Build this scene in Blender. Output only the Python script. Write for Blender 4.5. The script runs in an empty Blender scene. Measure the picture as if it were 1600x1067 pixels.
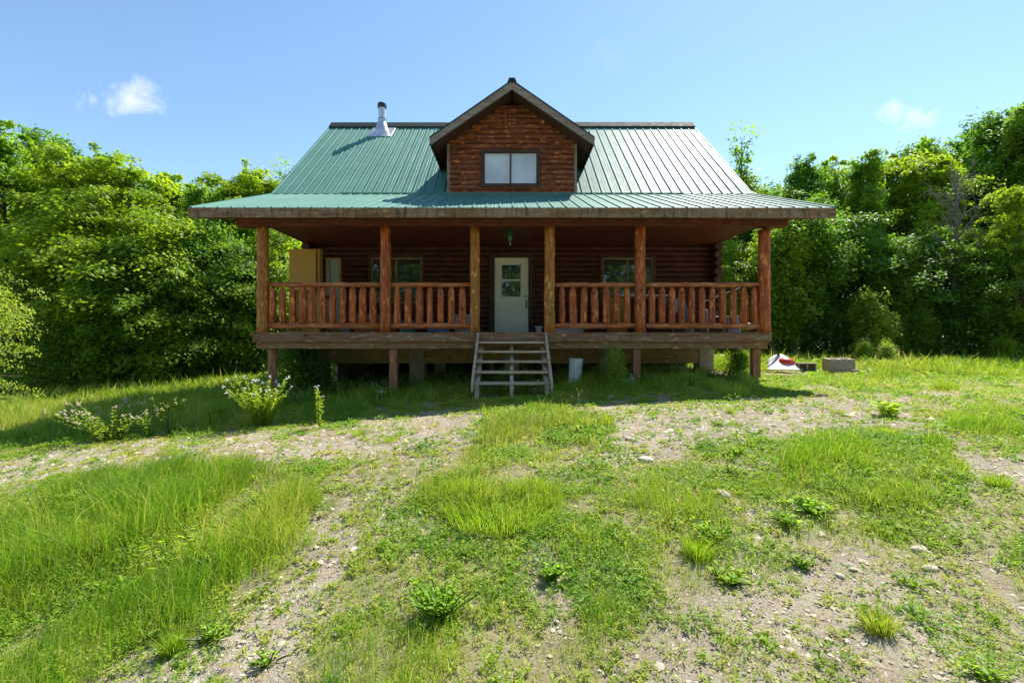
import bpy, math, random
import numpy as np
from mathutils import Vector, Matrix
S = bpy.context.scene
COL = S.collection
R = math.radians
# ------------------------------------------------------------------ camera, sky, sun, exposure
F = 711.0; CX = 800.0; HY = 528.0          # focal length and horizon in photo pixels
cd = bpy.data.cameras.new("camera"); cam = bpy.data.objects.new("camera", cd); COL.objects.link(cam)
cam.location = (0, 0, 0); cam.rotation_euler = (R(90), 0, 0)
cd.sensor_width = 36; cd.lens = 36*F/1600; cd.shift_y = -(533.5-HY)/1600
cd.clip_end = 3000; cd.clip_start = 0.05
S.camera = cam
S.view_settings.view_transform = 'Standard'; S.view_settings.look = 'None'
S.view_settings.exposure = 0.86; S.view_settings.gamma = 1
S.cycles.max_bounces = 8; S.cycles.transparent_max_bounces = 8
SUN = Vector((0.455, 0.595, 1.0)).normalized()
sl = bpy.data.lights.new("sun", 'SUN'); sl.energy = 5.0; sl.angle = R(0.5); sl.color = (1, 0.94, 0.83)
so = bpy.data.objects.new("sun", sl); COL.objects.link(so)
so.rotation_euler = SUN.to_track_quat('Z', 'Y').to_euler()
W = bpy.data.worlds.new("World"); S.world = W; W.use_nodes = True
def build_world():
    nt = W.node_tree; N = nt.nodes; L = nt.links; N.clear()
    out = N.new('ShaderNodeOutputWorld'); bg = N.new('ShaderNodeBackground')
    sky = N.new('ShaderNodeTexSky'); sky.sky_type = 'NISHITA'; sky.sun_disc = False
    sky.sun_elevation = math.asin(SUN.z); sky.sun_rotation = math.atan2(SUN.x, SUN.y)
    sky.altitude = 300; sky.air_density = 1.0; sky.dust_density = 0.12; sky.ozone_density = 1.15
    tc = N.new('ShaderNodeTexCoord'); sep = N.new('ShaderNodeSeparateXYZ'); L.new(tc.outputs['Generated'], sep.inputs[0])
    def m(op, a, b=None, clamp=False):
        n = N.new('ShaderNodeMath'); n.operation = op; n.use_clamp = clamp
        for i, v in enumerate((a, b)):
            if v is None: continue
            if isinstance(v, (int, float)): n.inputs[i].default_value = v
            else: L.new(v, n.inputs[i])
        return n.outputs[0]
    yy = m('MAXIMUM', sep.outputs[1], 0.05)
    u = m('DIVIDE', sep.outputs[0], yy); v = m('DIVIDE', sep.outputs[2], yy)
    nz = N.new('ShaderNodeTexNoise'); nz.inputs['Scale'].default_value = 16; nz.inputs['Detail'].default_value = 9; nz.inputs['Roughness'].default_value = .68; nz.inputs['Distortion'].default_value = .4
    L.new(tc.outputs['Generated'], nz.inputs['Vector'])
    total = None
    for (px, py, a, b, amp) in ((205, 150, 70, 38, 1.15), (1418, 181, 66, 26, 1.2), (950, 93, 50, 36, .15), (175, 160, 60, 30, 1.2)):
        du = m('DIVIDE', m('SUBTRACT', u, (px-CX)/F), a/F); dv = m('DIVIDE', m('SUBTRACT', v, (HY-py)/F), b/F)
        r2 = m('ADD', m('MULTIPLY', du, du), m('MULTIPLY', dv, dv))
        k = m('MULTIPLY', m('ADD', m('SUBTRACT', 0.62, r2), m('MULTIPLY', m('SUBTRACT', nz.outputs[0], .5), 4.5)), 0.42*amp, True)
        k = m('MULTIPLY', k, m('MULTIPLY', m('SUBTRACT', 1.9, r2), .8, True))
        total = k if total is None else m('MAXIMUM', total, k)
    # high thin veil that whitens the lower sky slightly
    mix = N.new('ShaderNodeMix'); mix.data_type = 'RGBA'
    tn = N.new('ShaderNodeMix'); tn.data_type = 'RGBA'; tn.blend_type = 'MULTIPLY'; tn.inputs[0].default_value = 1; L.new(sky.outputs[0], tn.inputs[6]); tn.inputs[7].default_value = (1.0, 1.1, 1.1, 1)
    L.new(m('MULTIPLY', total, .85), mix.inputs[0]); L.new(tn.outputs[2], mix.inputs[6]); mix.inputs[7].default_value = (7.2, 7.0, 7.4, 1)
    L.new(mix.outputs[2], bg.inputs[0]); bg.inputs[1].default_value = 0.115
    L.new(bg.outputs[0], out.inputs[0])
build_world()

# ------------------------------------------------------------------ helpers
def tag(o, label=None, cat=None, group=None, kind=None):
    if label: o['label'] = label
    if cat: o['category'] = cat
    if group: o['group'] = group
    if kind: o['kind'] = kind
    return o
def thing(name, loc, label, cat, group=None, rz=0):
    o = bpy.data.objects.new(name, None); COL.objects.link(o); o.location = loc; o.rotation_euler = (0, 0, rz)
    return tag(o, label, cat, group)
def np_mesh(name, V, loops, sizes, attrs=None, smooth=False):
    me = bpy.data.meshes.new(name); V = np.ascontiguousarray(V, np.float32)
    me.vertices.add(len(V)); me.vertices.foreach_set('co', V.ravel())
    loops = np.asarray(loops, np.int32).ravel(); sizes = np.asarray(sizes, np.int32)
    me.loops.add(len(loops)); me.loops.foreach_set('vertex_index', loops)
    st = np.zeros(len(sizes), np.int32); st[1:] = np.cumsum(sizes)[:-1]
    me.polygons.add(len(sizes)); me.polygons.foreach_set('loop_start', st)
    if smooth: me.polygons.foreach_set('use_smooth', np.ones(len(sizes), bool))
    for k, a in (attrs or {}).items():
        at = me.attributes.new(k, 'FLOAT', 'POINT'); at.data.foreach_set('value', np.asarray(a, np.float32))
    me.update(calc_edges=True); me.validate()
    return me
def link(name, me, mat, parent=None, loc=(0, 0, 0)):
    o = bpy.data.objects.new(name, me); COL.objects.link(o); o.location = loc
    if mat is not None and not me.materials: me.materials.append(mat)
    if parent: o.parent = parent
    return o
class MB:
    def __init__(s): s.v = []; s.f = []
    def add(s, vs, fs):
        n = len(s.v); s.v += [tuple(p) for p in vs]; s.f += [tuple(i+n for i in f) for f in fs]; return s
    def box(s, x0, x1, y0, y1, z0, z1):
        return s.add([(x0,y0,z0),(x1,y0,z0),(x1,y1,z0),(x0,y1,z0),(x0,y0,z1),(x1,y0,z1),(x1,y1,z1),(x0,y1,z1)],
                     [(0,3,2,1),(4,5,6,7),(0,1,5,4),(1,2,6,5),(2,3,7,6),(3,0,4,7)])
    def hexa(s, p):   # 8 points, bottom four then top four
        return s.add(p, [(0,3,2,1),(4,5,6,7),(0,1,5,4),(1,2,6,5),(2,3,7,6),(3,0,4,7)])
    def tube(s, pts, rad, n=8, caps=True, rnd=None, jit=0):
        P = [Vector(p) for p in pts]; base = len(s.v); up = None
        for i, p in enumerate(P):
            d = (P[min(i+1, len(P)-1)] - P[max(i-1, 0)]).normalized()
            ref = Vector((0, 0, 1)) if abs(d.z) < .9 else Vector((1, 0, 0))
            a = d.cross(ref).normalized(); b = d.cross(a).normalized()
            r = rad[i] if hasattr(rad, '__len__') else rad
            for k in range(n):
                t = 2*math.pi*k/n; rr = r*(1 + (rnd.uniform(-jit, jit) if rnd else 0))
                s.v.append(tuple(p + a*math.cos(t)*rr + b*math.sin(t)*rr))
        for i in range(len(P)-1):
            for k in range(n):
                k2 = (k+1) % n; a0 = base+i*n
                s.f.append((a0+k, a0+k2, a0+n+k2, a0+n+k))
        if caps:
            s.f.append(tuple(base+k for k in range(n))[::-1]); e = base+(len(P)-1)*n
            s.f.append(tuple(e+k for k in range(n)))
        return s
    def lathe(s, c, prof, n=20):   # prof: (r, z)
        base = len(s.v)
        for r, z in prof:
            for k in range(n):
                t = 2*math.pi*k/n; s.v.append((c[0]+r*math.cos(t), c[1]+r*math.sin(t), c[2]+z))
        for i in range(len(prof)-1):
            for k in range(n):
                k2 = (k+1) % n; a = base+i*n; s.f.append((a+k, a+k2, a+n+k2, a+n+k))
        s.f.append(tuple(base+k for k in range(n))[::-1]); e = base+(len(prof)-1)*n; s.f.append(tuple(e+k for k in range(n)))
        return s
    def mesh(s, name, smooth=False):
        me = bpy.data.meshes.new(name); me.from_pydata(s.v, [], s.f)
        if smooth: me.polygons.foreach_set('use_smooth', [True]*len(me.polygons))
        me.update(); return me
    def build(s, name, mat, parent=None, loc=(0,0,0), smooth=False, bevel=0):
        o = link(name, s.mesh(name, smooth), mat, parent, loc)
        if bevel:
            b = o.modifiers.new('bevel', 'BEVEL'); b.width = bevel; b.segments = 2; b.limit_method = 'ANGLE'
        return o
def put(o, off):   # shift a mesh object's vertices by -off (root-local coordinates)
    o.data.transform(Matrix.Translation(-Vector(off))); return o

# value noise
_rs = np.random.RandomState(7); _tab = _rs.rand(256, 256)
def vnoise(x, y):
    xi = np.floor(x).astype(int); yi = np.floor(y).astype(int); fx = x-xi; fy = y-yi
    fx = fx*fx*(3-2*fx); fy = fy*fy*(3-2*fy)
    g = lambda i, j: _tab[i & 255, j & 255]
    return (g(xi,yi)*(1-fx)+g(xi+1,yi)*fx)*(1-fy) + (g(xi,yi+1)*(1-fx)+g(xi+1,yi+1)*fx)*fy
def fbm(x, y, o=4):
    r = 0; a = .5; t = 0
    for i in range(o):
        r = r + a*vnoise(x*2**i+17.3*i, y*2**i+5.1*i); t += a; a *= .5
    return r/t
def sst(a, b, x):
    t = np.clip((x-a)/(b-a), 0, 1); return t*t*(3-2*t)

# ------------------------------------------------------------------ materials
class NT:
    def __init__(s, name):
        s.m = bpy.data.materials.new(name); s.m.use_nodes = True; s.t = s.m.node_tree; s.t.nodes.clear()
        s.out = s.n('ShaderNodeOutputMaterial'); s.tc = s.n('ShaderNodeTexCoord')
    def n(s, t, **k):
        n = s.t.nodes.new(t)
        for a, b in k.items(): setattr(n, a, b)
        return n
    def put(s, sock, v):
        if isinstance(v, bpy.types.NodeSocket): s.t.links.new(v, sock)
        elif v is not None:
            if hasattr(sock.default_value, '__len__') and hasattr(v, '__len__') and len(v) == 3 and len(sock.default_value) == 4: v = (*v, 1)
            sock.default_value = v
    def vec(s, scale=(1,1,1), rnd=True, src='Object'):
        mp = s.n('ShaderNodeMapping'); s.put(mp.inputs['Scale'], scale); v = s.tc.outputs[src]
        if rnd:
            oi = s.n('ShaderNodeObjectInfo'); ad = s.n('ShaderNodeVectorMath', operation='ADD'); mu = s.math('MULTIPLY', oi.outputs['Random'], 37.0)
            s.put(ad.inputs[0], v); s.put(ad.inputs[1], mu); v = ad.outputs[0]
        s.put(mp.inputs[0], v); return mp.outputs[0]
    def noise(s, v, sc, det=4, ro=.55, dist=0):
        n = s.n('ShaderNodeTexNoise'); s.put(n.inputs['Vector'], v); n.inputs['Scale'].default_value = sc
        n.inputs['Detail'].default_value = det; n.inputs['Roughness'].default_value = ro; n.inputs['Distortion'].default_value = dist
        return n.outputs[0]
    def ramp(s, f, stops, interp='LINEAR'):
        r = s.n('ShaderNodeValToRGB'); s.put(r.inputs[0], f); e = r.color_ramp.elements; r.color_ramp.interpolation = interp
        while len(e) < len(stops): e.new(.5)
        for x, (p, c) in zip(e, stops): x.position = p; x.color = (*c, 1) if hasattr(c, '__len__') else (c, c, c, 1)
        return r.outputs[0]
    def mix(s, f, a, b, mode='MIX'):
        m = s.n('ShaderNodeMix', data_type='RGBA', blend_type=mode); s.put(m.inputs[0], f); s.put(m.inputs[6], a); s.put(m.inputs[7], b); return m.outputs[2]
    def math(s, op, a, b=None, clamp=False):
        m = s.n('ShaderNodeMath', operation=op, use_clamp=clamp); s.put(m.inputs[0], a)
        if b is not None: s.put(m.inputs[1], b)
        return m.outputs[0]
    def bump(s, h, st=.3, d=.02):
        b = s.n('ShaderNodeBump'); b.inputs['Strength'].default_value = st; b.inputs['Distance'].default_value = d; s.put(b.inputs['Height'], h); return b.outputs[0]
    def bsdf(s, col, rough=.7, metal=0, spec=.5, normal=None, coat=0):
        p = s.n('ShaderNodeBsdfPrincipled'); s.put(p.inputs['Base Color'], col); s.put(p.inputs['Roughness'], rough); s.put(p.inputs['Metallic'], metal)
        p.inputs['Specular IOR Level'].default_value = spec; p.inputs['Coat Weight'].default_value = coat
        if normal is not None: s.put(p.inputs['Normal'], normal)
        return p
    def done(s, sh):
        s.put(s.out.inputs[0], sh.outputs[0] if hasattr(sh, 'outputs') else sh); return s.m
def wood(name, dark, mid, light, axis='X', rough=.6, knots=.5, spec=.35, stain=None, sc=1.0, weather=None):
    t = NT(name); st = {'X': (.9,9,9), 'Y': (9,.9,9), 'Z': (9,9,.9)}[axis]; st = tuple(a*sc for a in st)
    v = t.vec(st); g = t.noise(v, 2.6, 6, .65, .4)
    v2 = t.vec({'X': (1.6,4,4), 'Y': (4,1.6,4), 'Z': (4,4,1.6)}[axis]); bl = t.noise(v2, 1.7, 4, .6)
    c = t.ramp(g, [(.30, dark), (.5, mid), (.72, light)])
    c = t.mix(t.ramp(bl, [(.42, 0.0), (.62, .75)]), c, t.mix(.35, mid, dark))
    kn = t.noise(t.vec({'X': (2.2,5,7), 'Y': (5,2.2,7), 'Z': (6,6,2.4)}[axis]), 2.3, 3, .5)
    c = t.mix(t.math('MULTIPLY', t.ramp(kn, [(.58, 0.0), (.66, 1.0)]), knots), c, tuple(min(1, a*1.7) for a in light))
    dk = t.noise(t.vec((3,3,3)), 3.1, 2, .5)
    c = t.mix(t.math('MULTIPLY', t.ramp(dk, [(.64, 0.0), (.70, 1.0)]), .7), c, tuple(a*.35 for a in dark))
    if weather:
        wn = t.noise(t.vec({'X': (1,6,6), 'Y': (6,1,6), 'Z': (6,6,1)}[axis]), 1.3, 5, .7)
        c = t.mix(t.ramp(wn, [(.44, 0.0), (.60, weather[1])]), c, weather[0])
    if stain:
        sn = t.noise(t.vec((7,7,1.4)), 1.5, 5, .7)
        c = t.mix(t.ramp(sn, [(.50, 0.0), (.62, .85)]), c, stain)
    return t.done(t.bsdf(c, rough, spec=spec, normal=t.bump(g, .5, .012)))
def plain(name, col, rough=.6, metal=0, var=.15, sc=6, bump=0, spec=.5):
    t = NT(name); n = t.noise(t.vec(), sc, 5, .6)
    c = t.mix(t.ramp(n, [(.3, 0.0), (.7, 1.0)]), tuple(a*(1-var) for a in col), tuple(min(1, a*(1+var)) for a in col))
    return t.done(t.bsdf(c, t.ramp(n, [(.3, max(.02, rough-.08)), (.7, min(1, rough+.08))]), metal, spec, t.bump(n, bump, .01) if bump else None))
RED_D, RED_M, RED_L = (.035,.012,.006), (.17,.045,.016), (.42,.13,.04)
M = {}
M['siding'] = wood('siding_logs_shaded', (.016,.005,.003), (.07,.016,.007), (.15,.04,.015), 'X', .55, .35, .35)  # porch shade put into the colour, darker than the side and dormer logs
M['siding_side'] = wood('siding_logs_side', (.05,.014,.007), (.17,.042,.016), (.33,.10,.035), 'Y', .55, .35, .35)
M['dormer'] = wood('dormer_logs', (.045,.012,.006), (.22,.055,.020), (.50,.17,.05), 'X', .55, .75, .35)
M['log_red'] = wood('red_stained_log', (.08,.018,.006), (.42,.092,.022), (.70,.24,.06), 'Z', .5, .55, .3)
M['log_tan'] = wood('tan_peeled_log', (.14,.045,.010), (.40,.155,.028), (.66,.32,.075), 'Z', .55, .6, .3, sc=1.5)
M['rail'] = wood('red_rail_log', (.09,.022,.008), (.42,.105,.028), (.64,.25,.09), 'X', .5, .5, .3, weather=((.46,.26,.14), .45))
M['corner'] = wood('corner_log', (.02,.008,.004), (.08,.026,.011), (.18,.065,.025), 'Y', .6, .5)
M['deck'] = wood('weathered_deck_board', (.10,.04,.022), (.26,.12,.065), (.42,.22,.12), 'X', .75, .8, .25, weather=((.27,.21,.15), .6))
M['deck_beam'] = wood('deck_beam', (.12,.055,.025), (.28,.13,.06), (.42,.22,.11), 'X', .7, .7, .25, weather=((.27,.19,.11), .5))
M['fascia'] = wood('weathered_fascia', (.09,.045,.022), (.25,.13,.065), (.40,.25,.14), 'X', .75, .4, .25, stain=(.06,.055,.022), weather=((.27,.22,.16), .7))
M['barge'] = wood('grey_barge_board', (.11,.075,.055), (.25,.18,.14), (.38,.30,.24), 'X', .75, .2, .25, weather=((.32,.27,.235), .7))
M['ceiling'] = wood('porch_ceiling_board', (.05,.014,.007), (.14,.038,.017), (.21,.065,.028), 'X', .6, .3, .35)
M['soffit'] = wood('dark_soffit', (.04,.018,.01), (.10,.045,.022), (.15,.07,.035), 'Y', .7, .2)
M['trim_dark'] = wood('dark_window_trim', (.03,.014,.008), (.08,.038,.02), (.13,.07,.04), 'X', .6, .2)
M['trim_tan'] = wood('tan_window_frame', (.15,.09,.035), (.30,.19,.08), (.40,.27,.12), 'X', .5, .1)
M['support'] = wood('support_post_wood', (.13,.05,.025), (.34,.14,.065), (.48,.24,.12), 'Z', .7, .5)
M['steps'] = wood('grey_step_board', (.28,.19,.12), (.50,.38,.26), (.68,.55,.40), 'X', .8, .3, .25, weather=((.60,.50,.38), .6))
M['steps_side'] = wood('grey_stringer', (.28,.20,.13), (.54,.43,.31), (.72,.60,.45), 'Y', .8, .2, .25)
M['hutch'] = plain('yellow_plywood', (.50,.28,.045), .55, 0, .08, 2)
M['skirt'] = wood('skirt_panel', (.20,.12,.05), (.38,.25,.11), (.50,.35,.18), 'X', .7, .2)
M['crate'] = wood('red_brown_crate', (.16,.05,.02), (.34,.12,.05), (.46,.20,.10), 'X', .6, .3)
M['concrete'] = plain('concrete', (.36,.31,.25), .9, 0, .25, 9, .6)
M['white'] = plain('white_door_paint', (.76,.76,.64), .4, 0, .06, 3)
M['white_plastic'] = plain('white_plastic', (.72,.74,.76), .4, 0, .06, 3)
M['bluish'] = plain('pale_blue_plastic', (.36,.48,.60), .45, 0, .2, 5)
M['teal_tub'] = plain('teal_tub', (.10,.32,.32), .45, 0, .2, 5)
M['blue_tub'] = plain('blue_tub', (.14,.26,.46), .4, 0, .2, 5)
M['fridge'] = plain('fridge_enamel', (.40,.50,.40), .35, 0, .08, 2)
M['steel'] = plain('galvanised_pipe', (.62,.60,.60), .38, .75, .12, 8)
M['black'] = plain('black_metal', (.02,.02,.022), .45, 0, .3, 6)
M['brass'] = plain('aged_brass', (.30,.22,.09), .4, .8, .2, 9)
M['greypipe'] = plain('grey_blue_tube', (.30,.36,.42), .35, 0, .15, 4)
M['red_plastic'] = plain('red_plastic', (.68,.035,.02), .4, 0, .1, 4)
M['grey_plastic'] = plain('grey_tray', (.33,.35,.36), .5, 0, .12, 4)
M['greenglass'] = plain('green_bottle', (.01,.16,.045), .12, 0, .2, 3)
M['petal'] = plain('white_petal', (.80,.80,.74), .6, 0, .05, 3)
M['dead'] = plain('dead_bark', (.17,.145,.13), .9, 0, .2, 5, .3)
def glass_mat():
    t = NT('window_glass'); fr = t.n('ShaderNodeFresnel'); fr.inputs[0].default_value = 1.6
    g = t.n('ShaderNodeBsdfGlossy'); g.inputs['Roughness'].default_value = .02; g.inputs[0].default_value = (1,1,1,1)
    d = t.bsdf((.006,.008,.010), .3); mx = t.n('ShaderNodeMixShader')
    t.put(mx.inputs[0], t.math('MULTIPLY', fr.outputs[0], 1.3, True)); t.put(mx.inputs[1], d.outputs[0]); t.put(mx.inputs[2], g.outputs[0]); return t.done(mx)
M['glass'] = glass_mat()
def blind_mat():   # pale blind behind the dormer glass
    t = NT('glass_over_pale_blind'); n = t.noise(t.vec(rnd=True), 1.6, 4, .5)
    c = t.ramp(n, [(.3, (.50,.54,.60)), (.7, (.70,.74,.80))]); return t.done(t.bsdf(c, .12, spec=.5))
M['blind'] = blind_mat()
def roof_mat():
    t = NT('green_metal_roof'); n = t.noise(t.vec((1,1,1), False), 1.1, 5, .6); n2 = t.noise(t.vec((14,1.5,1.5), False), 1.0, 4, .6)
    c = t.mix(t.ramp(n, [(.35, 0.0), (.7, 1.0)]), (.06,.21,.17), (.09,.26,.215)); c = t.mix(t.math('MULTIPLY', n2, .35), c, (.13,.25,.20)); pn = t.noise(t.vec((1.09,.001,.001), False), 1.0, 0, .5); c = t.mix(t.ramp(pn, [(.40, 0.0), (.60, .22)], 'CONSTANT'), c, (.05,.17,.14)); st_ = t.noise(t.vec((22,.9,.9), False), 1.0, 5, .7); c = t.mix(t.ramp(st_, [(.56, 0.0), (.75, .45)]), c, (.20,.24,.19))
    return t.done(t.bsdf(c, t.ramp(n2, [(.3, .50), (.7, .64)]), 0, .20, t.bump(n2, .06, .01)))
M['roof'] = roof_mat()
M['roof_dark'] = plain('backlit_ridge_metal', (.022,.036,.034), .75, 0, .2, 6, spec=.12)  # near-black stands in for the ridge cap's backlit shade; dormer metal shares it
def bark_mat():
    t = NT('tree_bark'); n = t.noise(t.vec((8,8,1.5)), 2, 6, .7)
    c = t.ramp(n, [(.3, (.035,.028,.022)), (.7, (.16,.13,.105))]); return t.done(t.bsdf(c, .9, normal=t.bump(n, .6, .03), spec=.2))
M['bark'] = bark_mat()
def leaf_mat(name, lo, hi, trans=.42, tr=1.5, spec=.35, objcol=True, rough=.5):
    t = NT(name); at = t.n('ShaderNodeAttribute', attribute_name='tint'); c = t.ramp(at.outputs['Fac'], [(0, lo), (1, hi)])
    if objcol:
        oi = t.n('ShaderNodeObjectInfo'); c = t.mix(1.0, c, oi.outputs['Color'], 'MULTIPLY')
    p = t.bsdf(c, rough, spec=spec); tl = t.n('ShaderNodeBsdfTranslucent')
    t.put(tl.inputs[0], t.mix(1.0, c, (tr*1.15, tr*1.1, tr*.55), 'MULTIPLY'))
    mx = t.n('ShaderNodeMixShader'); mx.inputs[0].default_value = trans; t.put(mx.inputs[1], p.outputs[0]); t.put(mx.inputs[2], tl.outputs[0]); return t.done(mx)
M['leaf'] = leaf_mat('tree_leaves', (.07,.18,.018), (.26,.41,.035), .50, 1.65)
def grass_mat():
    t = NT('grass_blades'); at = t.n('ShaderNodeAttribute', attribute_name='tint')
    c = t.ramp(at.outputs['Fac'], [(0, (.50,.42,.22)), (.16, (.42,.40,.09)), (.35, (.34,.42,.045)), (.65, (.19,.34,.025)), (1, (.09,.21,.022))])
    p = t.bsdf(c, .5, spec=.3); tl = t.n('ShaderNodeBsdfTranslucent'); t.put(tl.inputs[0], t.mix(1.0, c, (1.35,1.5,.7), 'MULTIPLY'))
    mx = t.n('ShaderNodeMixShader'); mx.inputs[0].default_value = .45; t.put(mx.inputs[1], p.outputs[0]); t.put(mx.inputs[2], tl.outputs[0]); return t.done(mx)
M['grass'] = grass_mat()
def ground_mat():
    t = NT('gravelly_soil'); at = t.n('ShaderNodeAttribute', attribute_name='veg'); v = t.vec((1,1,1), False)
    a = t.noise(v, .9, 5, .6); b = t.noise(v, 9, 6, .7); f = t.noise(v, 55, 4, .75); g = t.noise(v, 160, 2, .6)
    c = t.ramp(a, [(.32, (.30,.255,.20)), (.5, (.42,.37,.29)), (.68, (.49,.44,.35))])
    c = t.mix(t.ramp(b, [(.38, .75), (.60, 0.0)]), c, (.33,.25,.18))
    c = t.mix(t.ramp(t.noise(v, 1.9, 4, .6), [(.36, .55), (.50, 0.0)]), c, (.27,.21,.155)); c = t.mix(t.ramp(f, [(.36, .75), (.52, 0.0)]), c, (.20,.15,.11)); c = t.mix(t.ramp(g, [(.54, 0.0), (.68, .6)]), c, (.68,.62,.53))
    vo = t.n('ShaderNodeTexVoronoi'); t.put(vo.inputs['Vector'], v); vo.inputs['Scale'].default_value = 42
    c = t.mix(t.ramp(vo.outputs['Distance'], [(.12, .55), (.3, 0.0)]), c, vo.outputs['Color'] if False else (.58,.52,.43))
    gr = t.mix(b, (.17,.17,.05), (.36,.31,.15)); k = t.math('ADD', at.outputs['Fac'], t.math('MULTIPLY', t.math('SUBTRACT', b, .5), .9))
    c = t.mix(t.ramp(k, [(.32, 0.0), (.85, .5)]), c, gr)
    h = t.math('ADD', t.math('MULTIPLY', f, .7), t.math('ADD', t.math('MULTIPLY', b, .8), t.math('MULTIPLY', g, .35)))
    return t.done(t.bsdf(c, .95, spec=.15, normal=t.bump(h, .9, .03)))
M['ground'] = ground_mat()
def stone_mat():
    t = NT('gravel_stone'); at = t.n('ShaderNodeAttribute', attribute_name='tint'); n = t.noise(t.vec((1,1,1), False), 30, 4, .6)
    c = t.ramp(at.outputs['Fac'], [(0, (.26,.21,.17)), (.4, (.45,.38,.30)), (.8, (.58,.50,.40)), (1, (.62,.56,.48))]); c = t.mix(t.math('MULTIPLY', n, .3), c, (.3,.25,.2))
    return t.done(t.bsdf(c, .85, spec=.25, normal=t.bump(n, .4, .01)))
M['stone'] = stone_mat()

# ------------------------------------------------------------------ terrain
def gz(X, Y):
    X = np.asarray(X, float); Y = np.asarray(Y, float)
    z = -1.12 + 0*X
    z = z + np.where(X < 0, .072*np.maximum(X, -14) + .03*np.clip(X+14, -14, 0), .040*np.minimum(X, 5) - .012*np.clip(X-7, 0, 25))
    z = z - .36*sst(7.2, 1.5, Y)
    far = sst(11, 22, Y); z = z + far*np.where(X < 0, np.clip(.03*(-X), 0, .42), .12)
    z = z + .09*np.exp(-(((X+3.6)/1.8)**2+((Y-4.6)/1.1)**2)) + .05*np.exp(-(((X+.2)/.6)**2+((Y-4.35)/.35)**2))
    z = z + .07*(fbm(X*.55+3, Y*.55+9, 3)-.5) + .028*(fbm(X*3.1, Y*3.1, 3)-.5)
    return z
def gp(px, py):
    Y = 8.0
    for _ in range(60):
        X = (px-CX)/F*Y; z = float(gz(X, Y)); Yn = -z/((py-HY)/F); Y = .6*Y+.4*min(max(Yn, 1), 60)
    return (px-CX)/F*Y, Y, float(gz((px-CX)/F*Y, Y))
# vegetation zones laid out on the ground (outlines measured in the photograph, evaluated on the terrain)
GW, GH, GY0 = 400, 150, 540
D = np.full((GH, GW), .80); Hh = np.full((GH, GW), .042); T = np.full((GH, GW), .45)
def zone(poly, d=None, h=None, t=None):
    jj, ii = np.meshgrid(np.arange(GW)*4+2, np.arange(GH)*4+GY0+2); ins = np.zeros((GH, GW), bool); n = len(poly)
    jx = jj + 60*(fbm(jj*.03, ii*.06, 3)-.5); iy = ii + 30*(fbm(jj*.03+50, ii*.06+9, 3)-.5)
    for k in range(n):
        (x0, y0), (x1, y1) = poly[k], poly[(k+1) % n]
        if y0 == y1: continue
        c = ((y0 > iy) != (y1 > iy)) & (jx < (x1-x0)*(iy-y0)/(y1-y0)+x0); ins ^= c
    if d is not None: D[ins] = d
    if h is not None: Hh[ins] = h
    if t is not None: T[ins] = t
zone([(-40,500),(1640,500),(1640,600),(-40,600)], .8, .2, .4)
zone([(480,840),(940,800),(1010,900),(960,1000),(900,1140),(480,1140),(520,960)], .95, .062, .5)
zone([(-40,950),(150,940),(320,935),(340,1000),(200,1045),(90,1140),(-40,1140)], .8, .11, .45)
zone([(1120,790),(1380,800),(1340,880),(1200,900),(1100,1000),(1000,980),(1060,860)], .55, .07, .5)
zone([(560,690),(760,690),(780,830),(600,850),(520,800)], .5, .05, .36)
zone([(1480,780),(1640,760),(1640,960),(1540,940)], .6, .07, .42)
zone([(-40,715),(200,684),(340,684),(420,668),(640,646),(1000,628),(1300,618),(1420,612),(1420,650),(1470,690),(1640,716),(1640,770),(1500,775),(1480,712),(1340,690),(1200,682),(1100,694),(1040,735),(980,700),(920,668),(780,668),(730,700),(560,705),(470,728),(340,704),(200,715),(90,745),(-40,790)], .14, .03, .33)
zone([(1430,588),(1640,588),(1640,640),(1440,640)], .35, .05, .35)
zone([(940,1010),(1110,915),(1340,850),(1450,900),(1640,975),(1640,1140),(930,1140)], .40, .03, .36)
zone([(60,1140),(230,1015),(390,965),(430,905),(510,800),(560,815),(540,900),(480,990),(440,1140)], .30, .03, .36)
zone([(900,700),(1030,700),(1100,760),(1130,900),(1060,900),(1000,800)], .42, .04, .36)
zone([(800,840),(860,830),(930,1000),(860,1010)], .3, .04, .35)
zone([(-40,822),(60,790),(180,755),(420,735),(500,775),(480,840),(420,890),(300,940),(120,965),(-40,995)], 1.0, .22, .60)
zone([(-40,850),(100,790),(260,775),(330,820),(300,900),(100,945),(-40,975)], 1.0, .25, .74)
zone([(350,735),(500,765),(480,840),(400,890),(340,870)], 1.0, .14, .42)
zone([(-40,975),(150,930),(420,870),(440,900),(330,960),(120,1000),(-40,1020)], .9, .12, .55)
zone([(430,585),(735,596),(735,620),(640,634),(520,642),(400,652)], .95, .24, .66)
zone([(866,600),(1225,580),(1230,602),(1000,616),(870,628)], .85, .20, .5)
zone([(-40,560),(400,540),(425,640),(380,662),(230,668),(-40,694)], 1.0, .26, .42)
zone([(1190,500),(1640,500),(1640,582),(1420,590),(1330,612),(1215,592)], 1.0, .20, .38)
zone([(650,740),(760,715),(870,760),(880,805),(760,830),(650,800)], .95, .11, .46)
zone([(740,650),(800,635),(950,645),(950,700),(860,722),(760,712)], .85, .12, .32)
zone([(1195,695),(1330,675),(1490,695),(1510,755),(1450,805),(1340,795),(1250,755)], .95, .11, .45)
zone([(980,745),(1120,740),(1120,850),(1000,850)], .8, .10, .42)
zone([(1440,640),(1640,640),(1640,695),(1490,685)], .8, .10, .36)
zone([(1130,600),(1330,600),(1310,622),(1150,625)], .35, .06, .35)
zone([(1180,566),(1380,566),(1380,606),(1180,606)], .8, .05, .36)
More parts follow.
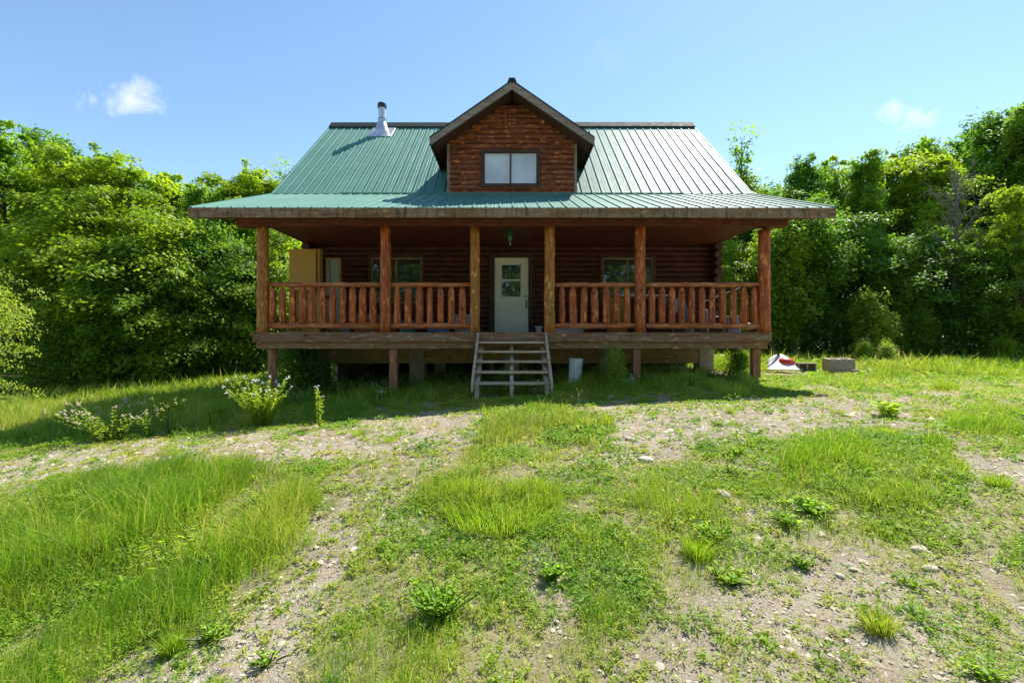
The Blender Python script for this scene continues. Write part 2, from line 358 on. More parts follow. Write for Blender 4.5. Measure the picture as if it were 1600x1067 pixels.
def blur(A, k=2):
    for _ in range(k):
        P = np.pad(A, 1, mode='edge'); A = (P[:-2,1:-1]+P[2:,1:-1]+P[1:-1,:-2]+P[1:-1,2:]+2*P[1:-1,1:-1])/6
    return A
D, Hh, T = blur(D, 14), blur(Hh, 14), blur(T, 10)
def zlook(X, Y, Z, A, default):
    Ys = np.maximum(Y, .5); px = CX+X/Ys*F; py = HY-Z/Ys*F
    j = np.clip(((px)/4).astype(int), 0, GW-1); i = np.clip(((py-GY0)/4).astype(int), 0, GH-1)
    far = (Y > 13) | (Y < 1.2); out = A[i, j]; return np.where(far, default, out)
HX0, HX1, HY0, HY1 = -5.65, 5.65, 12.55, 21.4      # house footprint
def under(X, Y): return (np.abs(X) < 5.5) & (Y > 10.35) & (Y < 21.2)

def axis(fine0, fine1, step, far):
    a = list(np.arange(fine0, fine1, step)); s = step; x = fine1
    while x < far: a.append(x); s *= 1.16; x += s
    s = step; x = fine0-step
    b = []
    while x > -far: b.append(x); s *= 1.16; x -= s
    return np.array(b[::-1]+a)
xs = axis(-9, 9, .07, 900); ys = axis(1.4, 11, .06, 900)
XX, YY = np.meshgrid(xs, ys); ZZ = gz(np.clip(XX, -60, 60), np.clip(YY, -60, 90))
veg = zlook(XX, YY, ZZ, D, .9); veg = np.where(under(XX, YY), .15, veg)
nx, ny = len(xs), len(ys); idx = np.arange(nx*ny).reshape(ny, nx)
loops = np.stack([idx[:-1,:-1], idx[:-1,1:], idx[1:,1:], idx[1:,:-1]], -1).reshape(-1, 4)
ZZd = ZZ + np.where((np.abs(XX) < 9) & (YY > 1) & (YY < 11), .022*(fbm(XX*11, YY*11, 3)-.5), 0)
tag(link('ground', np_mesh('ground', np.stack([XX.ravel(), YY.ravel(), ZZd.ravel()], 1), loops, np.full(len(loops), 4), {'veg': veg.ravel()}, True), M['ground']),
    'uneven gravelly yard sloping down to the left', None, None, 'structure')

# ------------------------------------------------------------------ cabin
random.seed(3)
CAB = thing('log_cabin', (0, HY0, -1.1), 'red brown log cabin with a green metal roof, dormer and full width porch', 'cabin')
CO = Vector(CAB.location)
def part(mb, name, mat, parent=CAB, smooth=False, bevel=0, label=None):
    o = mb.build(name, mat, parent, smooth=smooth, bevel=bevel); put(o, CO)
    if label: o['label'] = label
    return o
WY = 12.4; FY = 10.05; DECK = .12
EY, EZ, BY, BZ, RY, RZ = 9.4, 2.69, 12.6, 3.97, 16.8, 7.84       # eave, break and ridge of the roof
RX = 6.65
def courses(mb, x0, x1, z0, z1, y, holes=(), clip=None, h=.142, bul=.045, rnd=random):
    z = z0
    while z < z1-.02:
        zt = min(z+h, z1); a, b = x0, x1
        if clip: a, b = clip((z+zt)/2, x0, x1)
        segs = [(a, b)] if b-a > .03 else []
        for (hx0, hx1, hz0, hz1) in holes:
            if zt > hz0+.02 and z < hz1-.02:
                ns = []
                for (s0, s1) in segs:
                    if hx0 > s0: ns.append((s0, min(s1, hx0)))
                    if hx1 < s1: ns.append((max(s0, hx1), s1))
                segs = [q for q in ns if q[1]-q[0] > .01]
        for (s0, s1) in segs:
            n = max(1, int((s1-s0)/.35)); P = 7; base = len(mb.v)
            for i in range(n+1):
                xx = s0+(s1-s0)*i/n; j = rnd.uniform(-.006, .006); jz = rnd.uniform(-.004, .004)
                for k in range(P):
                    t = math.pi*k/(P-1); mb.v.append((xx, y-(bul+j)*math.sin(t)**.7, z+(zt-z)*(.5-.5*math.cos(t))+(jz if 0 < k < P-1 else 0)))
            for i in range(n):
                for k in range(P-1):
                    a0 = base+i*P+k; mb.f.append((a0, a0+P, a0+P+1, a0+1))
        z = zt
    return mb
# openings
WIN = [(-3.86, -2.42, .92, 2.20), (2.42, 3.86, .92, 2.20)]; DOOR = (-.52, .49, DECK, 2.22)
m = courses(MB(), -5.62, 5.62, DECK-.02, 2.62, WY, [(w[0], w[1], w[2], w[3]) for w in WIN]+[DOOR])
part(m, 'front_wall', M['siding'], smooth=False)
m = MB()
m.box(-5.6, 5.6, WY+.03, WY+.15, 2.62, 3.78)                       # framing band above the porch ceiling
part(m, 'upper_wall_band', M['soffit'])
m = MB(); inn = .14                                                  # inner wall faces behind the openings
for (a, b) in ((-5.6, -3.86), (-2.42, -.52), (.49, 2.42), (3.86, 5.6)): m.box(a, b, WY+.01, WY+inn, DECK-.3, 2.62)
for w in WIN: m.box(w[0], w[1], WY+.01, WY+inn, DECK-.3, w[2]); m.box(w[0], w[1], WY+.01, WY+inn, w[3], 2.62)
m.box(DOOR[0], DOOR[1], WY+.01, WY+inn, DOOR[3], 2.62)
part(m, 'wall_core', M['soffit'])
def roof_z(y): return EZ+(BZ-EZ)*(y-EY)/(BY-EY) if y < BY else (BZ+(RZ-BZ)*(y-BY)/(RY-BY) if y < RY else RZ-(y-RY)*.92)
for sx in (-1, 1):                                                   # gable ends, courses run front to back
    m = MB(); z = DECK-.3
    while z < RZ-.35:
        zt = z+.142; ym = (z+zt)/2+.12
        y0 = WY if ym < 3.9 else BY+(ym-BZ)/.9214; y1 = 21.2 if ym < 3.8 else RY+(RZ-ym)/.92
        if y1-y0 > .1:
            for i in range(1):
                P = 6; base = len(m.v)
                for yy in (y0, y1):
                    for k in range(P):
                        t = math.pi*k/(P-1); m.v.append((sx*(5.6+.045*math.sin(t)), yy, z+.142*(.5-.5*math.cos(t))))
                for k in range(P-1): m.f.append((base+k, base+k+1, base+P+k+1, base+P+k) if sx < 0 else (base+k, base+P+k, base+P+k+1, base+k+1))
        z = zt
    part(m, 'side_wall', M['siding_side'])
part(MB().box(-5.6, 5.6, 21.1, 21.2, DECK-.3, 3.7), 'back_wall', M['siding'])
part(MB().box(-5.58, 5.58, WY+.16, 21.09, DECK-.32, DECK-.02), 'house_floor', M['soffit'])
# crossing log ends at the front corners
for sx in (-1, 1):
    for k in range(11):
        z = .22+k*.222; mb = MB(); r = .112+random.uniform(-.008, .012); y0 = WY-.30-random.uniform(0, .05)
        mb.tube([(sx*5.50, y0, z), (sx*5.50, y0+.02, z), (sx*5.50, WY+.3, z)], [r*.93, r, r], 12)
        part(mb, 'corner_log', M['corner'], smooth=False)
# foundation skirt and piers
m = MB().box(-5.5, 5.5, WY+.02, WY+.10, -.69, -.19)
part(m, 'skirt_panel', M['skirt'])
for x in (-5.3, -2.6, 0, 2.6, 5.3):
    for y in (WY+.2, 16.6, 20.9):
        g = float(gz(x, y)); part(MB().box(x-.2, x+.2, y-.2, y+.2, g-.2, -.22), 'foundation_pier', M['concrete'], bevel=.01)
gs = MB()  # unseen back and side skirting, added to block light beneath the house
for i in range(8):
    xa, xb = -5.5+i*1.375, -5.5+(i+1)*1.375; g = min(float(gz(xa, 20.9)), float(gz(xb, 20.9))); gs.box(xa, xb, 21.0, 21.09, g-.15, -.2)
for sx in (-1, 1):
    for i in range(6):
        ya, yb = 14.2+i*1.13, 14.2+(i+1)*1.13; g = min(float(gz(sx*5.5, ya)), float(gz(sx*5.5, yb))); x0, x1 = sorted((sx*5.45, sx*5.54)); gs.box(x0, x1, ya, yb, g-.15, -.2)
part(gs, 'underfloor_light_block', M['concrete'])
# ---- roof
def metal_sheet(x0, x1, y0, z0, y1, z1, xoff=0, clip=None, y_ext=0, pitch=.277, th=.012):
    """ribbed sheet from (y0,z0) low edge to (y1,z1) high edge; clip(x)->(t0,t1) range along the slope"""
    mb = MB(); d = Vector((0, y1-y0, z1-z0)); L = d.length; d.normalize(); nrm = Vector((0, -d.z, d.y))
    prof = []; x = x0
    i = 0
    while x < x1-.01:
        for (dx, hgt) in ((0, 0), (.010, .024), (.030, .024), (.040, 0), (.115, 0), (.122, .005), (.134, .005), (.141, 0), (.185, 0), (.192, .005), (.204, .005), (.211, 0)):
            if x+dx < x1: prof.append((x+dx, hgt))
        x += pitch
    prof.append((x1, 0)); n = len(prof); rows = 2
    for (xx, hh) in prof:
        t0, t1 = clip(xx) if clip else (0, 1)
        for t in (t0, t1):
            p = Vector((xx, y0, z0))+Vector((0, y1-y0, z1-z0))*t+nrm*hh; mb.v.append(tuple(p)); q = p-nrm*(th+hh); mb.v.append(tuple(q))
    for i in range(n-1):
        a = i*4; b = a+4; mb.f += [(a, b, b+2, a+2), (a+1, a+3, b+3, b+1), (a, a+1, b+1, b), (a+2, b+2, b+3, a+3)]
    mb.f += [(0, 2, 3, 1), ((n-1)*4, (n-1)*4+1, (n-1)*4+3, (n-1)*4+2)]
    return mb
HD = 1.75                                                            # dormer half width
DY = 12.62; DAZ = 6.72; DSL = .69; DHW = 2.13; DFY = 11.92          # dormer wall plane, apex, slope, roof half width, barge plane
roof = part(metal_sheet(-RX, RX, EY, EZ, BY+.03, BZ+.012), 'porch_roof', M['roof'])
m = MB()
msl = (RZ-BZ)/(RY-BY)
def mclip(side):
    def f(x): return (0, 1)
    return f
def dorm_t(x):                                                       # sheet starts where it passes under the dormer roof
    ax = abs(x)
    if ax > HD: return (0, 1)
    zr = DAZ-DSL*ax-.1; return (max(0, (zr-BZ)/(RZ-BZ)), 1)
part(metal_sheet(-RX, RX, BY, BZ+.02, RY, RZ, clip=dorm_t), 'main_roof', M['roof'])
part(metal_sheet(-RX, RX, 21.9, roof_z(21.9), RY, RZ), 'back_roof', M['roof'])
m = MB()                                                             # roof deck under the metal, gives the verge its thickness
for (ya, za, yb, zb) in ((EY+.05, EZ, BY, BZ), (RY, RZ, 21.85, roof_z(21.85))):
    for sx in (-1, 1): m.hexa([(-RX+.03,ya,za-.16),(RX-.03,ya,za-.16),(RX-.03,yb,zb-.16),(-RX+.03,yb,zb-.16),(-RX+.03,ya,za-.03),(RX-.03,ya,za-.03),(RX-.03,yb,zb-.03),(-RX+.03,yb,zb-.03)]); break
for (xa, xb) in ((-RX+.03, -HD), (HD, RX-.03)):
    m.hexa([(xa,BY,BZ-.16),(xb,BY,BZ-.16),(xb,RY,RZ-.16),(xa,RY,RZ-.16),(xa,BY,BZ-.02),(xb,BY,BZ-.02),(xb,RY,RZ-.02),(xa,RY,RZ-.02)])
yt = BY+(DAZ-.2-BZ)/msl
m.hexa([(-HD,yt,DAZ-.36),(HD,yt,DAZ-.36),(HD,RY,RZ-.16),(-HD,RY,RZ-.16),(-HD,yt,DAZ-.22),(HD,yt,DAZ-.22),(HD,RY,RZ-.02),(-HD,RY,RZ-.02)])
part(m, 'roof_boarding', M['soffit'])
for sx in (-1, 1):                                                   # verge trims
    m = MB(); x0, x1 = sorted((sx*(RX-.01), sx*(RX+.03)))
    for (ya, za, yb, zb) in ((EY, EZ, BY, BZ), (BY, BZ, RY, RZ), (RY, RZ, 21.9, roof_z(21.9))):
        m.hexa([(x0,ya,za-.15),(x1,ya,za-.15),(x1,yb,zb-.15),(x0,yb,zb-.15),(x0,ya,za+.03),(x1,ya,za+.03),(x1,yb,zb+.03),(x0,yb,zb+.03)])
    part(m, 'verge_trim', M['roof'])
m = MB(); 
for (a, b) in ((-RX-.02, -.9), (-.898, 1.9), (1.902, RX+.02)):
    dz = random.uniform(-.008, .01)
    m.hexa([(a,RY-.24,RZ-.20+dz),(b,RY-.24,RZ-.20+dz),(b,RY-.0,RZ+.07+dz),(a,RY-.0,RZ+.07+dz),(a,RY-.25,RZ-.15+dz),(b,RY-.25,RZ-.15+dz),(b,RY,RZ+.115+dz),(a,RY,RZ+.115+dz)])
    m.hexa([(a,RY,RZ+.07+dz),(b,RY,RZ+.07+dz),(b,RY+.24,RZ-.20+dz),(a,RY+.24,RZ-.20+dz),(a,RY,RZ+.115+dz),(b,RY,RZ+.115+dz),(b,RY+.25,RZ-.15+dz),(a,RY+.25,RZ-.15+dz)])
part(m, 'ridge_cap', M['roof_dark'])
part(MB().box(-HD-3.0, HD+3.0, BY-.06, BY-.03, BZ-.05, BZ+.03), 'roof_flashing', M['roof'])
m = MB(); cuts = [-RX-.02, -3.4, .93, 3.9, RX+.03]
for a, b in zip(cuts[:-1], cuts[1:]): dz = random.uniform(-.006, .006); m.box(a, b-.004, EY-.03, EY+.02, EZ-.215+dz, EZ-.012)
part(m, 'fascia', M['fascia'], bevel=.004)
m = MB().box(-6.03, 6.03, 9.93, 10.17, 2.44, 2.50+.10); part(m, 'porch_beam', M['ceiling'], bevel=.01)
m = MB(); y = 9.46                                                   # boarded ceiling, sloping eave soffit in front of the beam
i = 0
m.box(-5.46, 5.46, 10.17, WY, 2.56, 2.585)
for k in range(15): yy = 10.18+k*.15; m.box(-5.46, 5.46, yy, yy+.143, 2.535, 2.56)
part(m, 'porch_ceiling', M['ceiling'])
m = MB(); m.hexa([(-RX+.05,EY+.03,EZ-.20),(RX-.05,EY+.03,EZ-.20),(RX-.05,10.0,2.60),(-RX+.05,10.0,2.60),(-RX+.05,EY+.03,EZ-.17),(RX-.05,EY+.03,EZ-.17),(RX-.05,10.0,2.63),(-RX+.05,10.0,2.63)])
part(m, 'eave_soffit', M['ceiling'])
for sx in (-1, 1):
    x0, x1 = sorted((sx*5.46, sx*5.54))
    part(MB().hexa([(x0,9.95,2.52),(x1,9.95,2.52),(x1,WY,2.52),(x0,WY,2.52),(x0,9.95,2.74),(x1,9.95,2.74),(x1,WY,3.72),(x0,WY,3.72)]), 'porch_gable_infill', M['ceiling'])
# ---- posts
POSTS = [(-5.50, .125, 'log_tan'), (-2.79, .118, 'log_red'), (-.82, .108, 'log_tan'), (.83, .118, 'log_tan'), (2.83, .118, 'log_red'), (5.57, .125, 'log_red')]
for i, (x, r, mt) in enumerate(POSTS):
    rr = random.Random(20+i); mb = MB(); n = 17
    pts = [(rr.uniform(-.006, .006), rr.uniform(-.006, .006), DECK+.0+(2.44-DECK)*k/(n-1)) for k in range(n)]
    top = 2.44 if i < 5 else 2.38
    pts = [(p[0], p[1], DECK+(top-DECK)*k/(n-1)) for k, p in enumerate(pts)]
    mb.tube(pts, [r*(1.05-.10*k/(n-1)+rr.uniform(-.035, .035)) for k in range(n)], 16, True, rr, .025)
    o = mb.build('porch_post', M[mt], CAB, smooth=True); o.location = Vector((x, FY, 0))-CO
    if i == 5: part(MB().box(x-.02, x+.02, FY-.03, FY+.03, 2.38, 2.44), 'post_bracket', M['black'])
# ---- railings
BAYS = [(-5.37, -2.86, [165,220,275,333,388,445,498,556,610,665,722], 380), (-2.72, -.93, [857,918,980,1038,1097,1158,1219], 380),
        (.95, 2.72, [350,410,470,530,595,652,710], 780), (2.95, 5.46, [847,903,958,1012,1069,1125,1181,1240,1298,1356,1415], 780)]
for bi, (xa, xb, bal, off) in enumerate(BAYS):
    rr = random.Random(60+bi); rail = bpy.data.objects.new('railing', None); COL.objects.link(rail); rail.parent = CAB; rail.location = Vector(((xa+xb)/2, FY, DECK))-CO
    def rp(mb, name, mat, loc=(0,0,0)): return mb.build(name, mat, rail, loc, smooth=True)
    n = 12; hx = (xb-xa)/2
    def rl(z, r, name):
        mb = MB(); pts = [(-hx+2*hx*k/(n-1), rr.uniform(-.006, .006), z+rr.uniform(-.006, .006)) for k in range(n)]
        rad = [r*(1+rr.uniform(-.06, .06)) for k in range(n)]; rad[0] = r*.8; rad[-1] = r*.8
        mb.tube(pts, rad, 12, True, rr, .02); rp(mb, name, M['rail'])
    rl(1.172-DECK, .056, 'top_rail'); rl(.268-DECK, .068, 'bottom_rail')
    for bx in bal:
        x = ((off+bx/3.556)-CX)/70.7-(xa+xb)/2; r = .074*rr.uniform(.86, 1.10); mb = MB(); tw = rr.uniform(-.012, .012)
        hb = [(.0, .75), (.02, .95), (.07, 1.08), (.22, 1.1), (.42, 1.06), (.58, 1.08), (.68, 1.02), (.735, .86), (.775, .62), (.79, .45)]
        mb.tube([(tw*(q[0]-.3)+rr.uniform(-.003,.003), rr.uniform(-.003, .003), .30-DECK+q[0]*1.03) for q in hb], [r*q[1] for q in hb], 10, True, rr, .03)
        rp(mb, 'baluster', wood_b[rr.randrange(3)] if 'wood_b' in globals() else M['log_red'], (x, 0, 0))
# ---- deck
dk = MB(); y = 9.94
while y < WY-.06: dk.box(-5.70, 5.70, y, y+.134, DECK-.035, DECK+random.uniform(-.001, .002)); y += .14
DK = part(dk, 'deck', M['deck'], bevel=0)
def sub(mb, name, mat, parent, **k): o = mb.build(name, mat, parent, **k); return put(o, CO)
sub(MB().box(-5.66, -.802, 9.91, 9.955, -.085, DECK-.037).box(-.798, 2.6, 9.91, 9.955, -.085, DECK-.037).box(2.605, 5.66, 9.91, 9.955, -.085, DECK-.037), 'rim_board', M['deck'], DK, bevel=.004)
sub(MB().box(-5.60, -1.3, 9.97, 10.12, -.235, -.088).box(-1.296, 5.08, 9.97, 10.12, -.235, -.088).box(5.085, 5.60, 9.97, 10.12, -.235, -.088), 'deck_beam', M['deck_beam'], DK, bevel=.005)
m = MB()
for k in range(15): x = -5.55+k*.79; m.box(x-.02, x+.02, 10.125, WY, -.23, DECK-.038)
sub(m, 'joists', M['deck_beam'], DK)
for sx in (-1, 1): x0, x1 = sorted((sx*5.60, sx*5.655)); sub(MB().box(x0, x1, 9.957, WY, -.085, DECK-.037), 'side_board', M['deck'], DK)
for (x, w) in ((-5.32, .10), (-2.62, .085), (2.75, .08), (5.40, .08)):
    g = float(gz(x, 10.1)); mb = MB(); mb.tube([(0,0,g-.15), (0,0,(g-.2)/2), (0,0,-.236)], [w*1.08, w, w*.96], 12) if w > .09 else mb.box(-w, w, -w, w, g-.15, -.236)
    o = mb.build('support_post', M['support'], CAB, bevel=.006); o.location = Vector((x, 10.12 if w > .09 else 10.1, 0))-CO
# ---- stairs
ST = thing('stairs', (0, 9.9, 0), None, None); ST.parent = CAB; ST.location = Vector((0, 9.9, 0))-CO
for k in ('label', 'category'):
    if k in ST: del ST[k]
def stp(mb, name, mat, bevel=.004): o = mb.build(name, mat, ST, bevel=bevel); return put(o, (0, 9.9, 0))
for k in range(1, 6):
    z = .115-.19*k; yf = 9.9-.28*k; mb = MB(); j = random.uniform(-.006, .006)
    mb.box(-.712+j, .712+j, yf, yf+.125, z-.042, z).box(-.712-j, .712-j, yf+.132, yf+.26, z-.042, z-.002); stp(mb, 'tread', M['steps'])
gb = float(gz(0, 8.4))
for sx in (-1, 1):
    x0, x1 = sorted((sx*.716, sx*.756)); mb = MB()
    mb.hexa([(x0,8.36,-1.0),(x1,8.36,-1.0),(x1,9.9,-.15),(x0,9.9,-.15),(x0,8.36,-.80),(x1,8.36,-.80),(x1,9.9,.115),(x0,9.9,.115)]); stp(mb, 'stringer', M['steps_side'])
    x0, x1 = sorted((sx*.62, sx*.70)); mb = MB().box(x0, x1, 8.50, 8.58, gb-.1, -.88); stp(mb, 'stair_leg', M['steps'])
    mb = MB().hexa([(x0,8.60,-1.1),(x1,8.60,-1.1),(x1,9.88,-.30),(x0,9.88,-.30),(x0,8.60,-.90),(x1,8.60,-.90),(x1,9.88,-.13),(x0,9.88,-.13)]); stp(mb, 'inner_stringer', M['steps_side'])
mb = MB().hexa([(-.04,8.5,-1.12),(.03,8.5,-1.12),(.03,9.88,-.36),(-.04,9.88,-.36),(-.04,8.5,-.90),(.03,8.5,-.90),(.03,9.88,-.14),(-.04,9.88,-.14)]); stp(mb, 'centre_stringer', M['steps_side'])
# ---- door
fr = MB().box(-.52, -.475, WY-.06, WY+.1, DECK, 2.22).box(.445, .49, WY-.06, WY+.1, DECK, 2.22).box(-.475, .445, WY-.06, WY+.1, 2.175, 2.22)
fr.box(-.60, -.522, WY-.075, WY-.04, DECK, 2.30).box(.492, .57, WY-.075, WY-.04, DECK, 2.30).box(-.522, .492, WY-.075, WY-.04, 2.222, 2.30)
part(fr, 'door_frame', M['trim_dark'])
dr = MB(); y0, y1 = WY-.03, WY+.01; A, B = -.473, .443; wx0, wx1, wz0, wz1 = -.30, .255, 1.10, 2.0
dr.box(A, wx0, y0, y1, DECK+.01, 2.173).box(wx1, B, y0, y1, DECK+.01, 2.173).box(wx0, wx1, y0, y1, DECK+.01, wz0).box(wx0, wx1, y0, y1, wz1, 2.173)
for (a, b) in ((-.33, -.06), (.02, .29)):
    for (p, q, c, d) in ((a, b, .26, .275), (a, b, .905, .92), (a, a+.015, .275, .905), (b-.015, b, .275, .905)): dr.box(p, q, y0-.008, y0+.001, c, d)
DR = part(dr, 'door', M['white'], bevel=.002)
sub(MB().box(wx0-.012, wx0+.02, y0-.016, y0+.0, wz0-.012, wz1+.012).box(wx1-.02, wx1+.012, y0-.016, y0, wz0-.012, wz1+.012).box(wx0+.02, wx1-.02, y0-.016, y0, wz1-.02, wz1+.012).box(wx0+.02, wx1-.02, y0-.016, y0, wz0-.012, wz0+.02).box(wx0+.02, wx1-.02, y0-.014, y0, 1.545, 1.59), 'window_frame', M['white_plastic'], DR)
sub(MB().box(wx0, wx1, y0+.012, y0+.02, wz0, 1.56), 'pane', M['glass'], DR); sub(MB().box(wx0, wx1, y0+.008, y0+.016, 1.563, wz1), 'pane', M['glass'], DR)
h = MB(); h.tube([(.385, y0-.01, .99), (.385, y0-.05, .97), (.385, y0-.06, .90), (.385, y0-.05, .84), (.385, y0-.01, .82)], .012, 8); h.box(.36, .41, y0-.014, y0, .80, 1.03); h.lathe((.385, y0-.02, 1.10), [(.03, 0), (.03, .05)], 10)
sub(h, 'handle', M['brass'], DR)
# ---- windows
def window(x0, x1, z0, z1, y, trim, frame, pane, tw=.07, fw=.04, panes=2, proud=.06, mat_in=None):
    w = MB().box(x0-tw, x0, y-proud-.01, y+.02, z0-tw, z1+tw).box(x1, x1+tw, y-proud-.01, y+.02, z0-tw, z1+tw).box(x0, x1, y-proud-.008, y+.02, z1, z1+tw).box(x0, x1, y-proud-.008, y+.02, z0-tw, z0)
    wo = part(w, 'window', trim); xm = (x0+x1)/2
    f = MB().box(x0, x0+fw, y-proud+.015, y+.03, z0, z1).box(x1-fw, x1, y-proud+.015, y+.03, z0, z1).box(x0+fw, x1-fw, y-proud+.017, y+.03, z1-fw, z1).box(x0+fw, x1-fw, y-proud+.017, y+.03, z0, z0+fw).box(xm-fw*.6, xm+fw*.6, y-proud+.012, y+.03, z0+fw, z1-fw)
    sub(f, 'frame', frame, wo)
    for a, b, dy in ((x0+fw, xm-fw*.6, 0), (xm+fw*.6, x1-fw, .004)): sub(MB().box(a, b, y-proud+.04+dy, y-proud+.046+dy, z0+fw, z1-fw), 'pane', pane, wo)
    return wo
for w in WIN: window(w[0]+.03, w[1]-.03, w[2]+.03, w[3]-.03, WY, M['trim_dark'], M['trim_tan'], M['glass'], proud=.05)
# ---- dormer
def dclip(z, x0, x1): hw = min(HD, (DAZ-.09-z)/DSL); return (-hw, hw) if hw > .05 else (0, 0)
DW = (-.77, .69, 4.24, 5.10)
m = courses(MB(), -HD, HD, BZ-.02, DAZ-.3, DY, [(DW[0], DW[1], DW[2], DW[3])], dclip, bul=.06)
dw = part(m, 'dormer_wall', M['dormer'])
sub(MB().add([(-HD, DY+.02, BZ-.1), (HD, DY+.02, BZ-.1), (HD, DY+.02, DAZ-.22-DSL*HD), (0, DY+.02, DAZ-.22), (-HD, DY+.02, DAZ-.22-DSL*HD), (-HD, DY+.1, BZ-.1), (HD, DY+.1, BZ-.1), (HD, DY+.1, DAZ-.22-DSL*HD), (0, DY+.1, DAZ-.22), (-HD, DY+.1, DAZ-.22-DSL*HD)],
     [(4,3,2,1,0), (5,6,7,8,9), (0,1,6,5), (1,2,7,6), (2,3,8,7), (3,4,9,8), (4,0,5,9)]), 'wall_backing', M['soffit'], dw)
for sx in (-1, 1):
    x0, x1 = sorted((sx*(HD-.03), sx*(HD+.045))); sub(MB().box(x0, x1, DY-.062, DY+.03, BZ+.0, 5.36), 'corner_board', M['barge'], dw)
    # cheek wall: triangle between wall plane and the main slope
    x = sx*HD; zt = DAZ-.14-DSL*HD; yb = BY+(zt-BZ)/msl
    a = x; b = x-sx*.06
    sub(MB().add([(a,DY+.03,BZ),(a,DY+.03,zt),(a,yb,zt),(b,DY+.03,BZ),(b,DY+.03,zt),(b,yb,zt)], [(0,1,2),(3,5,4),(0,3,4,1),(1,4,5,2),(0,2,5,3)]), 'cheek_wall', M['siding_side'], dw)
dwn = window(DW[0]+.02, DW[1]-.02, DW[2]+.02, DW[3]-.02, DY, M['trim_dark'], M['white_plastic'], M['blind'], tw=.115, fw=.034, proud=.07); dwn['label'] = 'dormer window with pale blinds behind the glass'
xm = (DW[0]+DW[1])/2; sub(MB().box(xm-.022, xm+.022, DY-.075, DY-.059, DW[2]+.02, DW[3]-.02), 'mullion', M['trim_dark'], dwn)
v = MB().box(-.20, .11, DY-.085, DY-.03, 5.88, 6.24); part(v, 'gable_vent', M['log_red'])
part(MB().box(-.16, .07, DY-.095, DY-.086, 5.92, 5.98).box(-.16, .07, DY-.095, DY-.086, 6.02, 6.08).box(-.16, .07, DY-.095, DY-.086, 6.12, 6.18), 'vent_slats', M['soffit'])
def dormer_side(sx):
    mb = MB(); ns = 16; top = []
    L = math.hypot(DHW, DSL*DHW)
    for i in range(ns+1):
        x = DHW*i/ns; z = DAZ-DSL*x; yb = BY+(z-BZ)/msl+.03
        for (yy, dz) in ((DFY, 0), (yb, 0), (DFY, -.025), (yb, -.025)): mb.v.append((sx*x, yy, z+dz))
    for i in range(ns):
        a = i*4; b = a+4
        for q in ((a, b, b+1, a+1), (a+2, a+3, b+3, b+2), (a, a+2, b+2, b), (a+1, b+1, b+3, a+3)): mb.f.append(q if sx < 0 else q[::-1])
    return mb
for sx in (-1, 1):
    part(dormer_side(sx), 'dormer_roof', M['roof_dark'])
    # soffit under the overhang, back to the main roof
    mb = MB(); pts = []
    for x in (.02, DHW-.02):
        z = DAZ-DSL*x-.03; yb = BY+(z-BZ)/msl+.02; pts.append([(sx*x, DFY+.03, z-.09), (sx*x, yb, z-.09), (sx*x, DFY+.03, z-.0), (sx*x, yb, z-.0)])
    a, b = pts; mb.hexa([a[0], b[0], b[1], a[1], a[2], b[2], b[3], a[3]]); part(mb, 'dormer_soffit', M['soffit'])
    xe = DHW+.03; bw = .175; mb = MB()
    mb.hexa([(sx*.001, DFY-.03, DAZ-bw*1.22-.01), (sx*xe, DFY-.03, DAZ-DSL*xe-bw*1.15), (sx*xe, DFY+.02, DAZ-DSL*xe-bw*1.15), (sx*.001, DFY+.02, DAZ-bw*1.22-.01),
             (sx*.001, DFY-.03, DAZ-.01), (sx*xe, DFY-.03, DAZ-DSL*xe-.01), (sx*xe, DFY+.02, DAZ-DSL*xe-.01), (sx*.001, DFY+.02, DAZ-.01)])
    part(mb, 'barge_board', M['barge'])
    mb = MB()   # dark metal verge over the barge board
    mb.hexa([(sx*.001, DFY-.045, DAZ-.012), (sx*xe, DFY-.045, DAZ-DSL*xe-.012), (sx*xe, DFY+.05, DAZ-DSL*xe-.012), (sx*.001, DFY+.05, DAZ-.012),
             (sx*.001, DFY-.045, DAZ+.02), (sx*xe, DFY-.045, DAZ-DSL*xe+.02), (sx*xe, DFY+.05, DAZ-DSL*xe+.02), (sx*.001, DFY+.05, DAZ+.02)])
    part(mb, 'verge_trim', M['roof_dark'])
    z = DAZ-DSL*DHW; yb = BY+(z-.1-BZ)/msl; mb = MB()
    x0, x1 = sorted((sx*(DHW-.01), sx*(DHW+.02))); mb.hexa([(x0,DFY+.02,z-.21),(x1,DFY+.02,z-.21),(x1,yb-.13,z-.21),(x0,yb-.13,z-.21),(x0,DFY+.02,z-.01),(x1,DFY+.02,z-.01),(x1,yb+.05,z-.01),(x0,yb+.05,z-.01)])
    part(mb, 'dormer_eave_board', M['roof_dark'])
part(MB().hexa([(-.12,DFY-.06,DAZ-.05),(.12,DFY-.06,DAZ-.05),(.12,15.7,DAZ-.05),(-.12,15.7,DAZ-.05),(-.07,DFY-.06,DAZ+.06),(.07,DFY-.06,DAZ+.06),(.07,15.7,DAZ+.06),(-.07,15.7,DAZ+.06)]), 'dormer_ridge_cap', M['roof_dark'])
